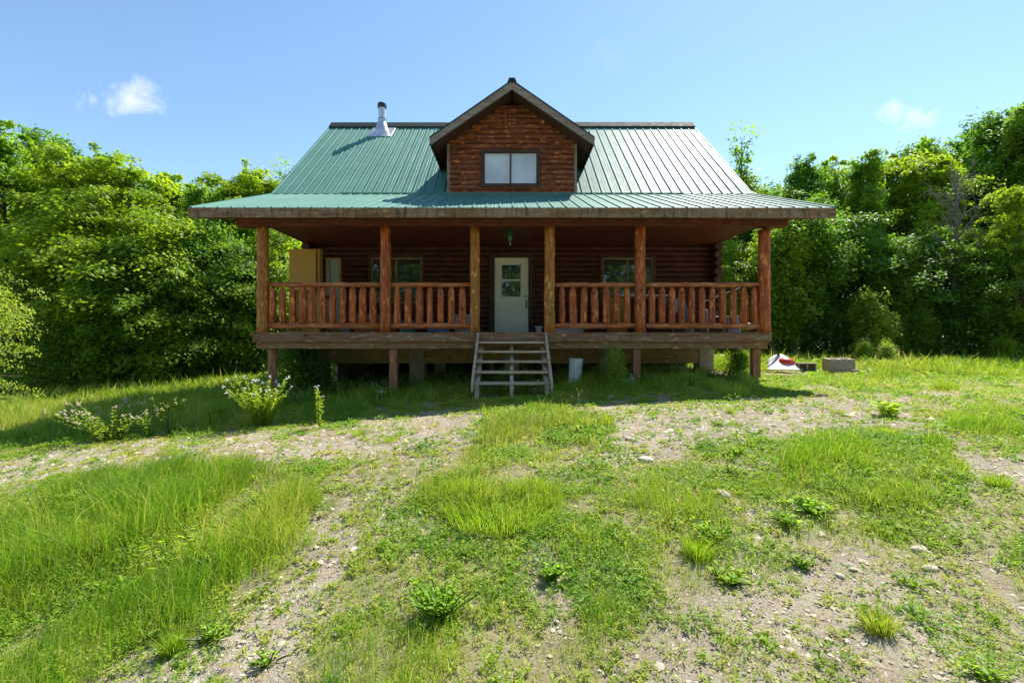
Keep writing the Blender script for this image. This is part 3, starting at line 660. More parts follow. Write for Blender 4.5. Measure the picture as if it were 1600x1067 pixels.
# ---- stove pipe
cx, cy = -4.64, 16.25; cz = BZ+msl*(cy-BY)
pp = MB().lathe((cx, cy, cz), [(.27, -.28), (.25, .0), (.225, .10), (.19, .22), (.15, .34), (.145, .42), (.15, .43), (.15, .45), (.128, .46), (.128, .86)], 24)
PP = part(pp, 'stove_pipe', M['steel'], smooth=False)
sub(MB().lathe((cx, cy, cz), [(.155, .86), (.158, .88), (.158, 1.0), (.13, 1.03), (.05, 1.05)], 20), 'cap', M['black'], PP)
sub(MB().lathe((cx, cy, cz), [(.150, .455), (.152, .47), (.138, .48)], 20), 'storm_collar', M['black'], PP)
fy = .36; sub(MB().hexa([(cx-.42,cy-fy,cz-fy*msl+.026),(cx+.42,cy-fy,cz-fy*msl+.026),(cx+.42,cy+.3,cz+.3*msl+.026),(cx-.42,cy+.3,cz+.3*msl+.026),(cx-.40,cy-fy+.01,cz-fy*msl+.045),(cx+.40,cy-fy+.01,cz-fy*msl+.045),(cx+.40,cy+.29,cz+.29*msl+.045),(cx-.40,cy+.29,cz+.29*msl+.045)]), 'flashing', M['steel'], PP)
# ------------------------------------------------------------------ things on the porch and in the yard
def loose(name, loc, label, cat, rz=0, group=None): return thing(name, loc, label, cat, group, rz)
def prt(mb, name, mat, parent, **k): return mb.build(name, mat, parent, **k)
D0 = DECK+.002
t = loose('plywood_cabinet', (-5.09, 11.25, D0), 'tall yellow plywood cabinet at the left end of the porch', 'cabinet')
prt(MB().box(-.41, .25, -.02, .0, 1.05, 2.07), 'door', M['hutch'], t, bevel=.003)
prt(MB().box(-.41, -.39, .0, .16, .0, 2.07).box(.32, .34, -.02, .16, 0, 2.07).box(-.39, .32, .0, .16, 2.05, 2.07).box(-.39, .32, .02, .16, 1.03, 1.05).box(-.39, .32, .14, .16, 0, 2.05).box(.25, .32, .03, .05, 1.05, 2.05), 'carcass', M['hutch'], t)
t = loose('storm_door', (-4.70, 12.0, D0), 'pale framed glass door panel leaning upright beside the plywood cabinet', 'door panel')
prt(MB().box(.15, .19, -.03, .02, 0, 1.98).box(-.19, -.15, -.03, .02, 0, 1.98).box(-.15, .15, -.03, .02, 1.94, 1.98).box(-.15, .15, -.03, .02, 0, .2), 'frame', M['hutch'], t)
prt(MB().box(-.15, .15, -.01, .0, .2, 1.94), 'panel', M['fridge'], t)
t = loose('grey_tube', (-4.63, 11.55, D0), 'upright grey tube with a black clamp standing behind the left railing', 'tube')
prt(MB().tube([(0,0,0),(0,0,.95),(0,0,1.85)], [.045,.04,.03], 12), 'pipe', M['greypipe'], t, smooth=True); prt(MB().tube([(0,0,.86),(0,0,.96)], .06, 12).box(-.09, -.05, -.02, .02, .88, .93), 'clamp', M['black'], t)
t = loose('wooden_crate', (-3.42, 11.6, D0), 'red brown wooden crate low on the porch under the left window', 'crate')
m = MB()
for k in range(4): m.box(-.52, .52, -.25, -.235, .01+k*.12, .115+k*.12).box(-.52, .52, .235, .25, .01+k*.12, .115+k*.12)
for k in range(4): m.box(-.52, -.505, -.234, .234, .01+k*.12, .115+k*.12).box(.505, .52, -.234, .234, .01+k*.12, .115+k*.12)
prt(m, 'slats', M['crate'], t); prt(MB().box(-.5, .5, -.23, .23, 0, .02), 'base', M['crate'], t)
def tub(name, x, y, w, d, h, mat, label, cat, lid=None):
    t = loose(name, (x, y, D0), label, cat); a, b = w/2, d/2; i = .03
    m = MB().hexa([(-a+i,-b+i,0),(a-i,-b+i,0),(a-i,b-i,0),(-a+i,b-i,0),(-a,-b,h),(a,-b,h),(a,b,h),(-a,b,h)]); prt(m, 'body', mat, t, bevel=.02)
    prt(MB().box(-a-.015, a+.015, -b-.015, b+.015, h+.001, h+.03), 'lid', lid or mat, t, bevel=.008); return t
tub('storage_tub', -2.60, 11.3, .36, .3, .27, M['teal_tub'], 'teal storage tub on the porch behind the second railing bay', 'storage tub')
tub('storage_tub', -1.82, 11.3, .55, .35, .22, M['blue_tub'], 'blue storage tub on the porch with a pale lid', 'storage tub', M['bluish'])
tub('cooler', -1.25, 11.5, .40, .35, .43, M['grey_plastic'], 'grey picnic cooler on the porch left of the door', 'cooler', M['fridge'])
tub('carton', -4.25, 11.7, .30, .25, .17, M['grey_plastic'], 'small grey carton on the porch between the tube and the crate', 'carton')
tub('white_carton', .70, 11.9, .17, .17, .15, M['white_plastic'], 'small white box on the porch just right of the door', 'box')
tub('long_white_box', 1.38, 11.0, .70, .22, .07, M['white_plastic'], 'long low white box lying under the right railing', 'box')
t = loose('workbench', (3.27, 11.4, D0), 'porch workbench with a white top below the right window', 'table')
prt(MB().box(-.62, .62, -.3, .3, .90, .935), 'top', M['white_plastic'], t, bevel=.004)
for x in (-.57, .57):
    for y in (-.26, .26): prt(MB().box(x-.03, x+.03, y-.03, y+.03, 0, .90), 'leg', M['trim_dark'], t)
prt(MB().box(-.52, .5, .2, .22, .1, .85), 'back_panel', M['trim_dark'], t)
t = loose('plywood_box', (2.55, 11.0, D0), 'orange brown plywood box standing in front of the porch workbench', 'box')
prt(MB().box(-.22, .2, -.15, .15, 0, .83), 'body', M['hutch'], t, bevel=.005); prt(MB().box(-.23, .21, -.16, .16, .832, .85), 'lid', M['crate'], t)
t = loose('white_mug', (2.80, 11.3, D0+.937), 'small white cup on the workbench top', 'cup'); prt(MB().lathe((0,0,0), [(.035,0),(.045,.09),(.04,.09),(.03,.01)], 14), 'body', M['white_plastic'], t, smooth=True)
prt(MB().tube([(.04,0,.07),(.07,0,.06),(.07,0,.03),(.04,0,.02)], .006, 6), 'handle', M['white_plastic'], t)
t = loose('folding_chair', (4.05, 11.0, D0), 'grey folding chair behind the right railing', 'chair')
prt(MB().box(-.2, .2, -.2, .2, .43, .45), 'seat', M['black'], t)
prt(MB().hexa([(-.2,.19,.5),(.2,.19,.5),(.2,.21,.5),(-.2,.21,.5),(-.2,.29,.85),(.2,.29,.85),(.2,.31,.85),(-.2,.31,.85)]), 'backrest', M['greypipe'], t)
for x in (-.22, .22):
    prt(MB().tube([(x,-.22,0),(x,.1,.45),(x,.32,.9)], .014, 8), 'leg', M['greypipe'], t); prt(MB().tube([(x,.26,0),(x,-.1,.43)], .014, 8), 'leg', M['greypipe'], t)
t = loose('propane_cylinder', (4.17, 10.7, D0), 'pale blue grey upright canister behind the right railing', 'canister')
prt(MB().lathe((0,0,0), [(.09,0),(.10,.03),(.10,.50),(.085,.57),(.05,.60)], 18), 'body', M['bluish'], t, smooth=True); prt(MB().lathe((0,0,.60), [(.03,0),(.03,.06),(.05,.065),(.05,.09)], 12), 'valve', M['white_plastic'], t)
t = loose('white_pail', (4.62, 10.9, D0+.0), 'small white rounded pail behind the right railing', 'pail')
prt(MB().lathe((0,0,0), [(.09,0),(.12,.42),(.11,.48),(.06,.52)], 16), 'body', M['grey_plastic'], t, smooth=True); prt(MB().lathe((0,0,.521), [(.06,0),(.05,.05),(.02,.06)], 12), 'lid', M['white_plastic'], t)
t = loose('dark_toolbox', (4.90, 11.2, D0), 'dark tool box with a white carton on top, right porch end', 'tool box')
prt(MB().box(-.2, .2, -.15, .15, 0, .40), 'body', M['black'], t, bevel=.01); prt(MB().tube([(-.1,0,.40),(-.1,0,.45),(.1,0,.45),(.1,0,.40)], .01, 6), 'handle', M['grey_plastic'], t)
t = loose('white_carton', (4.87, 11.08, D0+.455), 'bright white little carton perched on the dark tool box', 'box'); prt(MB().box(-.05, .05, -.04, .04, 0, .09), 'body', M['white_plastic'], t, bevel=.004); prt(MB().box(-.052, .052, -.042, .042, .091, .1), 'lid', M['white_plastic'], t)
tub('storage_tub', 5.32, 11.0, .38, .3, .36, M['blue_tub'], 'dark blue tub beside the right end post', 'storage tub', M['black'])
t = loose('broom_handle', (5.45, 10.5, D0), 'thin reddish stick standing upright by the right end post', 'stick'); prt(MB().tube([(0,0,0),(0,.02,.9)], .012, 8), 'shaft', M['log_red'], t)
t = loose('white_stick', (5.0, 10.7, D0), 'thin white stick slanting up behind the right end railing', 'stick'); prt(MB().tube([(-.5,.1,.72),(-.05,.05,.90),(.36,0,1.06)], .014, 8), 'shaft', M['white_plastic'], t); prt(MB().tube([(-.5,.1,.0),(-.5,.1,.72)], .014, 8), 'prop', M['greypipe'], t)
t = loose('deck_board', (-5.0, 10.35, D0), 'loose pale board lying on the porch at the far left bay', 'board'); prt(MB().box(-.17, .17, -.05, .05, .0, .05), 'plank', M['steps'], t)
t = loose('bird_feeder', (-.045, 10.6, 2.28), 'green glass bottle feeder hanging from the porch ceiling above the door', 'bird feeder')
prt(MB().lathe((0,0,0), [(.018,-.06),(.025,-.02),(.05,.03),(.052,.19),(.035,.235),(.015,.245)], 16), 'bottle', M['greenglass'], t, smooth=True); prt(MB().tube([(0,0,-.12),(.01,0,-.09),(0,0,-.06)], .012, 8), 'spout', M['steel'], t); prt(MB().tube([(0,0,.24),(0,0,.26)], .004, 6), 'cord', M['black'], t)
# under and beside the deck
def gr(px, py): x, y, z = gp(px, py); return x, y, z
x, y, z = gr(897, 604); t = loose('bucket_stack', (x, y, z-.02), 'tall stack of white plastic buckets leaning under the deck beside the steps', 'buckets'); t.rotation_euler = (0, R(4), 0)
pr = [(.125, 0)]
for k in range(7): pr += [(.134+.001*k, .05+.036*k), (.145+.001*k, .052+.036*k), (.145+.001*k, .058+.036*k), (.134+.001*k, .06+.036*k)]
pr += [(.143, .40), (.150, .62), (.158, .625), (.158, .645), (.14, .647)]
prt(MB().lathe((0,0,0), pr, 28), 'bucket', M['white_plastic'], t)
em = MB()
for k in range(18):
    a, b = 2*math.pi*k/18, 2*math.pi*(k+.8)/18
    def q(r, ang): th = -math.pi/2+.45+r*math.cos(ang)/.152; return (.153*math.cos(th), .153*math.sin(th), .48+r*math.sin(ang))
    em.add([q(.055, a), q(.055, b), q(.040, b), q(.040, a)], [(0,1,2,3), (3,2,1,0)])
for zz, w in ((.30, .5), (.345, .4), (.39, .55)):
    for s in range(6):
        th = -math.pi/2-.35+s*w*.28; em.add([(.1475*math.cos(th), .1475*math.sin(th), zz), (.1475*math.cos(th+.09), .1475*math.sin(th+.09), zz), (.1475*math.cos(th+.09), .1475*math.sin(th+.09), zz+.012), (.1475*math.cos(th), .1475*math.sin(th), zz+.012)], [(0,1,2,3)])
prt(em, 'print', M['greypipe'], t)
x, y, z = gr(968, 603); t = loose('clear_tray', (x, y, z), 'pale translucent plastic tray in the grass under the deck shrub', 'tray')
prt(MB().hexa([(-.17,-.12,0),(.17,-.12,0),(.17,.12,0),(-.17,.12,0),(-.22,-.16,.13),(.22,-.16,.13),(.22,.16,.13),(-.22,.16,.13)]), 'body', M['fridge'], t, bevel=.01); prt(MB().box(-.24, .24, -.18, .18, .131, .145), 'rim', M['bluish'], t)
x, y, z = gr(987, 600); t = loose('white_jug', (x, y, z), 'small white jug beside the support post right of the steps', 'jug'); prt(MB().lathe((0,0,0), [(.05,0),(.06,.02),(.06,.12),(.02,.16),(.02,.19)], 12), 'body', M['white_plastic'], t, smooth=True); prt(MB().lathe((0,0,.191), [(.024,0),(.024,.02)], 10), 'cap', M['bluish'], t)
x, y, z = gr(1222, 582); t = loose('snow_scoop', (x, y, z+.02), 'red and white snow scoop with black handle in the grass', 'snow scoop', R(-20)); t.scale = (1.25, 1.25, 1.25)
sc = MB(); N1, N2 = 10, 8
for i in range(N1+1):
    for j in range(N2+1):
        u, v = -1+2*i/N1, j/N2; sc.v.append((u*.30*(1-.25*v), -.18+v*.45, .04+.30*v**1.5*(1-.45*u*u)+.02))
for i in range(N1):
    for j in range(N2): a = i*(N2+1)+j; sc.f.append((a, a+N2+1, a+N2+2, a+1))
o = prt(sc, 'blade', M['white_plastic'], t, smooth=True); so_ = o.modifiers.new('solid', 'SOLIDIFY'); so_.thickness = .012
o = prt(MB().lathe((.10, .20, .16), [(.17,0),(.17,.05),(.13,.10),(.06,.13),(.02,.135)], 20), 'red_hood', M['red_plastic'], t, smooth=True)
prt(MB().tube([(.0,.25,.33),(-.15,.30,.52),(-.36,.36,.80)], [.02,.018,.018], 10), 'handle', M['black'], t, smooth=True)
def block(px, py, w, d, h, rz, label, holes=2, tilt=0, name='concrete_block'):
    x, y, z = gr(px, py); t = loose(name, (x, y+d/2, z+.01), label, 'concrete block', R(rz)); t.rotation_euler = (R(tilt), R(tilt*.6), R(rz))
    a = w/2; m = MB(); th = .035
    if holes:   # holes run front to back
        m.box(-a, a, -d/2, d/2, 0, th).box(-a, a, -d/2, d/2, h-th, h); n = holes+1
        for k in range(n): xx = -a+(w-th)*k/holes; m.box(xx, xx+th, -d/2+.002, d/2-.002, th, h-th)
        m.box(-a+th, a-th, d/2-.03, d/2-.01, th, h-th)
    else:
        m.hexa([(-a,-d/2,0),(a,-d/2,0),(a,d/2,0),(-a,d/2,0),(-a-.02,-d/2,h),(a-.03,-d/2+.03,h+.02),(a-.03,d/2,h+.02),(-a-.02,d/2,h)])
        m.box(-a+.10, -a+.22, -.08, .08, h+.012, h+.03).box(.02, .16, -.08, .08, h+.018, h+.038)
    o = prt(m, 'block', M['concrete'], t, bevel=.006); return t
block(1263, 582, .44, .2, .24, -12, 'pale concrete block with open cores lying in the grass', 2)
block(1243, 579, .26, .18, .17, 20, 'half buried grey block beside the red scoop', 1)
block(1318, 583, .66, .36, .36, -8, 'large solid concrete block sitting tilted on the right lawn', 0, 3)
block(1340, 585, .15, .12, .11, 30, 'small broken concrete chunk at the foot of the large block', 1)
for (pa, pb, lb) in (((1196, 588), (1228, 589), 'short pale weathered board in the grass, nearer the deck corner'), ((1222, 583), (1252, 586), 'short pale weathered board in front of the cored block'), ((1092, 591), (1216, 588), 'long thin pale batten lying in the grass before the right deck end')):
    a = gr(*pa); b = gr(*pb); t = loose('board', (a[0], a[1], a[2]), lb, 'board')
    d = Vector(b)-Vector(a); L = d.length; t.rotation_euler = (0, -math.asin(d.z/L), math.atan2(d.y, d.x)); w = .05 if L < 1 else .02
    prt(MB().box(0, L, -w, w, .03, .055), 'plank', M['steps'], t)
# flat pale stones lying on the gravel
rk = random.Random(5)
STN = [(1437,860,26,'largest pale flat stone on the lower right gravel'),(1452,889,20,'pale stone just below the largest flat stone'),(1404,872,12,'small pale stone left of the largest flat stone'),(1333,890,12,'buff stone in the middle of the lower right gravel'),(1313,900,14,'rounded buff stone at the left of the lower right gravel'),(1010,720,24,'flat pale slab on the track right of centre'),(985,687,16,'small pale slab higher on the track'),(1365,699,12,'pale stone behind the right grass clump'),(1560,890,13,'white stone near the right edge of the yard'),(500,880,14,'pale stone on the lower left gravel'),(1128,775,30,'grey flat stone between the centre weeds'),(1295,1000,12,'buff stone low on the right gravel'),(1310,1032,10,'light stone near the bottom right'),(860,757,9,'small stone behind the central grass clump'),(1470,667,16,'split pale stone at the edge of the right grass'),(617,830,14,'dark grey stone in the left of centre grass'),(1385,975,9,'pebble near the lone dry tuft'),(1210,665,9,'small pale pebble on the track to the right'),(660,735,10,'pale pebble on the track left of centre')]
for (px, py, w, lb) in STN:
    x, y, z = gp(px, py); r = w/F*y*.5; vs = []; fs = []; n1, n2 = 9, 5
    for i in range(n2+1):
        for k in range(n1):
            th = math.pi*i/n2; ph = 2*math.pi*k/n1; q = 1+rk.uniform(-.18, .18); vs.append((r*1.15*q*math.sin(th)*math.cos(ph), r*.75*q*math.sin(th)*math.sin(ph), r*.42*q*math.cos(th)))
    for i in range(n2):
        for k in range(n1): a = i*n1+k; b = i*n1+(k+1) % n1; fs.append((a, a+n1, b+n1, b))
    me = np_mesh('stone', np.array(vs), np.array(fs), np.full(len(fs), 4), {'tint': np.full(len(vs), rk.uniform(.7, 1) if 'dark' not in lb and 'grey' not in lb else .25)})
    o = link('stone', me, M['stone'], None, (x, y, z+r*.14)); o.rotation_euler = (rk.uniform(-.15, .15), rk.uniform(-.15, .15), rk.uniform(0, 3)); tag(o, lb, 'stone', 'pale stones on the gravel')
# ------------------------------------------------------------------ leaves, trees
rng = np.random.RandomState(11)
def unit(v): return v/np.maximum(np.linalg.norm(v, axis=-1, keepdims=True), 1e-9)
def leaf_arrays(C, Nn, size, tint, rg, asp=.6, tdir=None):
    n = len(C); Nn = unit(Nn); t = rg.normal(size=(n, 3)) if tdir is None else tdir+rg.normal(size=(n, 3))*.35
    t = unit(t-(t*Nn).sum(1, keepdims=True)*Nn); b = np.cross(Nn, t); s = size[:, None]
    V = np.stack([C-t*s*.5, C+b*s*asp*.5+Nn*s*.10+t*s*.02, C+t*s*.5-Nn*s*.05, C-b*s*asp*.5+Nn*s*.10+t*s*.02], 1).reshape(-1, 3)
    i = np.arange(n)[:, None]*4; Lp = np.concatenate([i, i+1, i+2, i, i+2, i+3], 1).reshape(-1)
    return V, Lp, np.full(n*2, 3), np.repeat(tint, 4)
def merge(parts):
    Vs, Ls, Ss, Ts, o = [], [], [], [], 0
    for V, Lp, Sz, Tn in parts: Vs.append(V); Ls.append(Lp+o); Ss.append(Sz); Ts.append(Tn); o += len(V)
    return np.concatenate(Vs), np.concatenate(Ls), np.concatenate(Ss), np.concatenate(Ts)
def leaf_mesh(name, *a, **k): V, Lp, Sz, Tn = leaf_arrays(*a, **k); return np_mesh(name, V, Lp, Sz, {'tint': Tn})
def spray_pts(c, outd, r, n, rg, flat=.12, tiltout=.25):
    """n leaf centres and normals in a flattened, outward-drooping spray around each centre c"""
    k = len(c); cc = np.repeat(c, n, 0); rr = np.repeat(r, n); od = np.repeat(outd, n, 0); od = od*np.array([1, 1, 0]); od = unit(od+1e-6)
    side = np.stack([-od[:, 1], od[:, 0], 0*od[:, 0]], 1); a = rg.uniform(0, 2*np.pi, k*n); q = np.sqrt(rg.uniform(0, 1, k*n))
    u = q*np.cos(a)*rr*1.25; w = q*np.sin(a)*rr*.8; lo = rg.normal(size=k*n)*flat*rr
    P = cc+od*u[:, None]+side*w[:, None]; P[:, 2] += lo-tiltout*u-.22*(u**2+w**2)/np.maximum(rr, .05)
    N_ = np.array([0, 0, 1.0])+od*(.35+.3*rg.rand(k*n))[:, None]+rg.normal(size=(k*n, 3))*.42
    return P, N_
def make_tree(seed, H, cb, RR, style='broad', leaf=.20, dens=1.0):
    rg = np.random.RandomState(seed); rn = random.Random(seed); tr = MB(); n = 9
    lean = rg.uniform(-.04, .04, 2); tp = []
    for i in range(n):
        z = H*.93*i/(n-1); tp.append((lean[0]*z+rg.uniform(-.06, .06)*(i > 0), lean[1]*z+rg.uniform(-.06, .06)*(i > 0), z))
    r0 = H*.0115+.02; tr.tube([(tp[0][0], tp[0][1], -.3)]+tp, [r0*1.3]+[r0*(1-.9*i/(n-1))+.012 for i in range(n)], 7, True, rn, .08)
    tp = np.array(tp); def_at = lambda z: np.array([np.interp(z, tp[:, 2], tp[:, 0]), np.interp(z, tp[:, 2], tp[:, 1]), z])
    C, O, RD = [], [], []; nl = int({'broad': 34, 'tall': 36, 'sparse': 26, 'shrub': 22, 'dead': 30}[style]); az = rg.uniform(0, 6)
    for i in range(nl):
        f = cb+(.97-cb)*(i+.5)/nl; az += 2.4+rg.uniform(-.4, .4)
        prof = (np.sin(np.pi*min(1, (f-cb)/(1-cb)*.62+.21))**.7 if style != 'shrub' else (1-.5*f))
        L = RR*prof*rg.uniform(.72, 1.22); rise = R(8+55*f**1.6+rg.uniform(-10, 12)) if style == 'broad' else R(22+45*f+rg.uniform(-10, 10)) if style != 'dead' else R(52+rg.uniform(-14, 18))
        if style == 'sparse' and f > .6: L *= .55
        st = def_at(H*.93*f*(.96)); d = np.array([math.cos(az)*math.cos(rise), math.sin(az)*math.cos(rise), math.sin(rise)]); pts = []
        for s in np.linspace(0, 1, 5): p = st+d*L*s; p[2] += -.10*L*s*s+(.05*L*math.sin(s*5)); p[:2] += rg.uniform(-.04, .04, 2)*L*s; pts.append(p)
        tr.tube([tuple(p) for p in pts], [r0*.42*(1-f*.6)*(1-.8*s)+.006 for s in np.linspace(0, 1, 5)], 5, False)
        if style == 'dead':
            for q in range(13):
                s = rg.uniform(.3, 1); b0 = st+d*L*s; e = b0+unit(d+rg.normal(size=3)*.7)*L*rg.uniform(.2, .5); mid = (b0+e)/2+rg.normal(size=3)*.05
                tr.tube([tuple(b0), tuple(mid), tuple(e)], [.012, .008, .004], 4, False)
            continue
        k = int((3.2 if style == 'broad' else 5)*max(.5, L/RR)*1.6*dens)+2; sidev = np.array([-d[1], d[0], 0])
        if style in ('broad', 'tall') and f < .62: k = max(2, int(k*(.45+.6*f)))
        for q in range(k):
            s = rg.uniform(.28, 1.06); lat = rg.normal()*.24*L*(.4+s*.6); c = st+d*L*s+sidev*lat; c[2] += -.10*L*s*s+rg.normal()*.10*(1 if style == 'broad' else 2.2)
            if rg.rand() < .5: tr.tube([tuple(st+d*L*max(.15, s-.25)), tuple(c)], [.012, .005], 4, False)
            C.append(c); O.append(d+sidev*np.sign(lat)*.5); RD.append(rg.uniform(.28, .58)*(.6+.4*RR/2.5)*(.65 if style in ('sparse',) else 1.38 if style == 'broad' else 1.1))
    tm = tr.mesh('trunk', True)
    if style == 'dead': return tm, None
    for q in range(14 if style in ('broad', 'tall') else 9):
        c = tp[-1]+np.array([rg.normal()*.6, rg.normal()*.6, rg.uniform(-.7, .85)])*min(1, H/9); C.append(c); O.append(rg.normal(size=3)); RD.append(rg.uniform(.22, .4))
    C, O, RD = np.array(C), np.array(O), np.array(RD); m_ = int({'broad': 98, 'tall': 74, 'sparse': 11, 'shrub': 60}[style]*dens)
    P, Nn = spray_pts(C, O, RD, m_, rg, .16 if style == 'broad' else .42, .22)
    sp = np.repeat(rg.rand(len(C)), m_); tint = np.clip(.12+.55*sp+.3*rg.rand(len(P)), 0, 1)
    return tm, leaf_mesh('crown', P, Nn, leaf*rg.uniform(.6, 1.3, len(P)), tint, rg)
PROTO = {}
for key, args in {'b1': (1, 11, .10, 2.9, 'broad'), 'b2': (2, 12, .14, 2.6, 'broad'), 'b3': (3, 10, .08, 3.1, 'broad'), 't1': (4, 13, .12, 2.4, 'tall'), 't2': (5, 12, .10, 2.6, 'tall'), 't3': (6, 13, .16, 2.2, 'tall'),
                  'sp': (7, 12, .25, 2.7, 'sparse'), 'dd': (8, 11, .30, 1.9, 'dead'), 'u1': (9, 4.2, .06, 2.1, 'broad', .13), 'u2': (10, 4.5, .08, 1.8, 'tall', .13), 's1': (12, 2.2, .05, 1.3, 'shrub', .09, .9), 'wl': (13, 4.0, .03, 2.3, 'broad', .10, .75), 'sap': (15, 3.0, .15, 1.1, 'sparse', .13, 2.2), 's2': (14, 1.0, .05, .75, 'shrub', .07, .7)}.items():
    PROTO[key] = (args, make_tree(*args))
HB = {}
for k_, (a_, (tm_, cm_)) in PROTO.items(): tm_.materials.append(M['dead'] if k_ == 'dd' else M['bark']); (cm_.materials.append(M['leaf']) if cm_ else None)
trc = random.Random(77)
def tree(name, px, Y, top, key, tint, label, cat='tree', group=None, wid=1.0):
    X = (px-CX)/F*Y; z0 = float(gz(X, Y)); H = (HY-top)/F*Y-z0; h0 = PROTO[key][0][1]; s = H/h0/1.02; wid = wid*.9
    t = thing(name, (X, Y, z0), label, cat, group, trc.uniform(0, 6.28)); t.scale = (s*wid*trc.uniform(.92, 1.1), s*wid*trc.uniform(.92, 1.1), s)
    tm, cm = PROTO[key][1]
    o = bpy.data.objects.new('trunk', tm); COL.objects.link(o); o.parent = t
    if cm: o = bpy.data.objects.new('crown', cm); COL.objects.link(o); o.parent = t; o.color = (*tint, 1)
    return t
YG, MG, DG, BG, LG = (1.35,1.15,.8), (1,1,1), (.7,.82,.85), (.8,.95,1.15), (1.6,1.25,1.9)
GL, GRT, GU = 'trees of the forest edge left of the cabin', 'trees of the forest edge right of the cabin', 'young trees and bushes below the forest edge'
TREES = [
 (-70,19,165,'t1',MG,'tall green tree cut off by the left edge of the view',GL,1),(18,20,188,'b2',MG,'leafy tree at the far left, highest of the left forest edge',GL,1),
 (62,23.5,205,'t2',DG,'dark green tree second from the far left, behind its neighbours',GL,1),(108,20.5,232,'b1',YG,'yellow green layered tree third from the left',GL,1.05),(160,22.5,228,'t3',MG,'upright green tree with a pointed top right of the layered tree',GL,1),
 (196,20,252,'b3',YG,'broad bright yellow green tree with spreading tiers, left forest edge',GL,1),(243,23.5,262,'t1',MG,'mid green tree behind the broad tiered tree',GL,1),(283,24,272,'b2',YG,'light green tree midway along the left forest edge',GL,1),
 (325,21.5,290,'t2',MG,'round topped green tree left of the roof eave',GL,1),(352,24.5,275,'b1',YG,'yellow green tree rising behind the left roof eave',GL,1),(383,25,252,'t3',YG,'slender tree with a raised tip near the left roof corner',GL,.9),
 (418,23.5,275,'b3',YG,'bright broad tree just behind the left end of the porch roof',GL,1),(455,26,243,'sp',MG,'thin twiggy tree poking above the left roof slope',GL,1),(478,27,262,'t2',MG,'tree mostly hidden behind the left roof slope',GL,1),
 (1138,27,255,'t1',YG,'bright tree just right of the right roof slope',GRT,1),(1168,25,188,'sp',MG,'sparse airy treetop reaching high beside the right roof slope',GRT,1),(1165,26.5,275,'b2',YG,'full yellow green tree under the sparse treetop',GRT,1),(1205,27,290,'t2',MG,'green tree in the dip of the skyline right of the sparse top',GRT,1),
 (1236,24.5,298,'b1',MG,'low broad tree behind the right end of the porch roof',GRT,1),(1266,24,230,'t3',DG,'narrow dark tree with a raised knob of leaves, right skyline',GRT,.85),(1308,26,240,'b2',YG,'yellow green tree right of the narrow knobbed tree',GRT,1),
 (1347,23.5,232,'t1',MG,'full green tree at the middle of the right forest edge',GRT,1),(1388,25,232,'b1',YG,'light green tree left of the bare grey tree',GRT,1),(1425,27,222,'t2',MG,'green tree right behind the middle of the right edge',GRT,1),
 (1452,23.5,240,'b3',YG,'broad light tree touching the bare grey tree',GRT,.9),(1503,27,198,'t1',DG,'dark green tree behind the bare grey tree',GRT,1),(1545,24,172,'t2',DG,'tall dark tree, highest of the right forest edge',GRT,1.05),
 (1590,22.5,165,'t1',MG,'tall tree at the right edge of the view',GRT,1),(1660,21,155,'t3',MG,'tall tree partly outside the right edge',GRT,1),(1598,18.5,280,'b1',YG,'bright layered tree low at the right edge',GRT,.8),
 (1487,19.6,236,'dd',MG,'bare dead grey tree standing in front of the green right edge',GRT,1)]
for (px, Y, top, key, tint, lb, g, w) in TREES: tree('dead_tree' if key == 'dd' else 'deciduous_tree', px, Y, top, key, tint, lb, 'tree', g, w)
UND = [
 (60,18.5,395,'u1',MG,'dark layered young tree under the far left trees'),(120,18.5,350,'u1',YG,'tiered young tree with bright flat sprays, left side'),(178,17.8,405,'u2',DG,'dark bushy young tree below the broad tiered tree'),(232,18.8,360,'u1',YG,'bright tiered young tree left of the porch'),
 (285,19,420,'u1',MG,'spreading young tree midway between willow and porch'),(330,20,375,'u2',DG,'dark young tree close to the left porch end'),(372,20.5,400,'u1',MG,'young tree just left of the left porch post'),(430,22,380,'u1',YG,'bright young tree seen beyond the left porch post'),
 (95,17,500,'s1',DG,'low dark bush right of the pale willow'),(150,17.5,505,'s1',MG,'low bush second right of the willow'),(210,18,500,'s1',DG,'dark bush below the left young trees'),(270,18.5,498,'s1',MG,'leafy bush on the left lawn edge'),(325,19.5,492,'s1',DG,'dark bush left of the deck'),(375,20,490,'s1',MG,'green bush beside the left deck corner'),(440,21,480,'s1',MG,'bush seen past the left deck post'),
 (1150,22,400,'u1',YG,'bright young tree framed by the right porch end'),(1212,20.5,372,'u2',YG,'light leafy young tree just right of the end post'),(1255,21,345,'u2',DG,'dark young tree right of the cabin'),(1305,22,362,'u1',DG,'dark spreading young tree, right side'),(1362,18.5,460,'sap',LG,'small pale green sapling on the right lawn edge'),
 (1405,20.5,400,'u2',MG,'mid green young tree left of the dead trunk'),(1450,20.5,385,'u1',DG,'dark young tree at the foot of the dead trunk'),(1530,19.5,410,'u2',BG,'bluish green young tree right of the dead trunk'),(1590,18.5,395,'u1',DG,'dark young tree near the right edge'),
 (1220,20,480,'s1',MG,'bush directly right of the deck end'),(1275,20.5,478,'s1',DG,'dark bush behind the concrete blocks'),(1330,20.5,482,'s1',DG,'dark bush left of the pale sapling'),(1395,20,485,'s1',MG,'bush right of the pale sapling'),(1440,19.5,490,'s1',MG,'leafy bush below the dead tree'),(1495,19.5,480,'s1',BG,'grey green bush right below the dead tree'),(1550,19,485,'s1',DG,'dark bush close to the right edge'),(1600,18.5,490,'s1',MG,'bush cut by the right edge'),
 (1190,20,500,'s1',YG,'yellow green bush seen under the right deck end'),(1150,20,497,'s1',YG,'bright bush beyond the right foundation')]
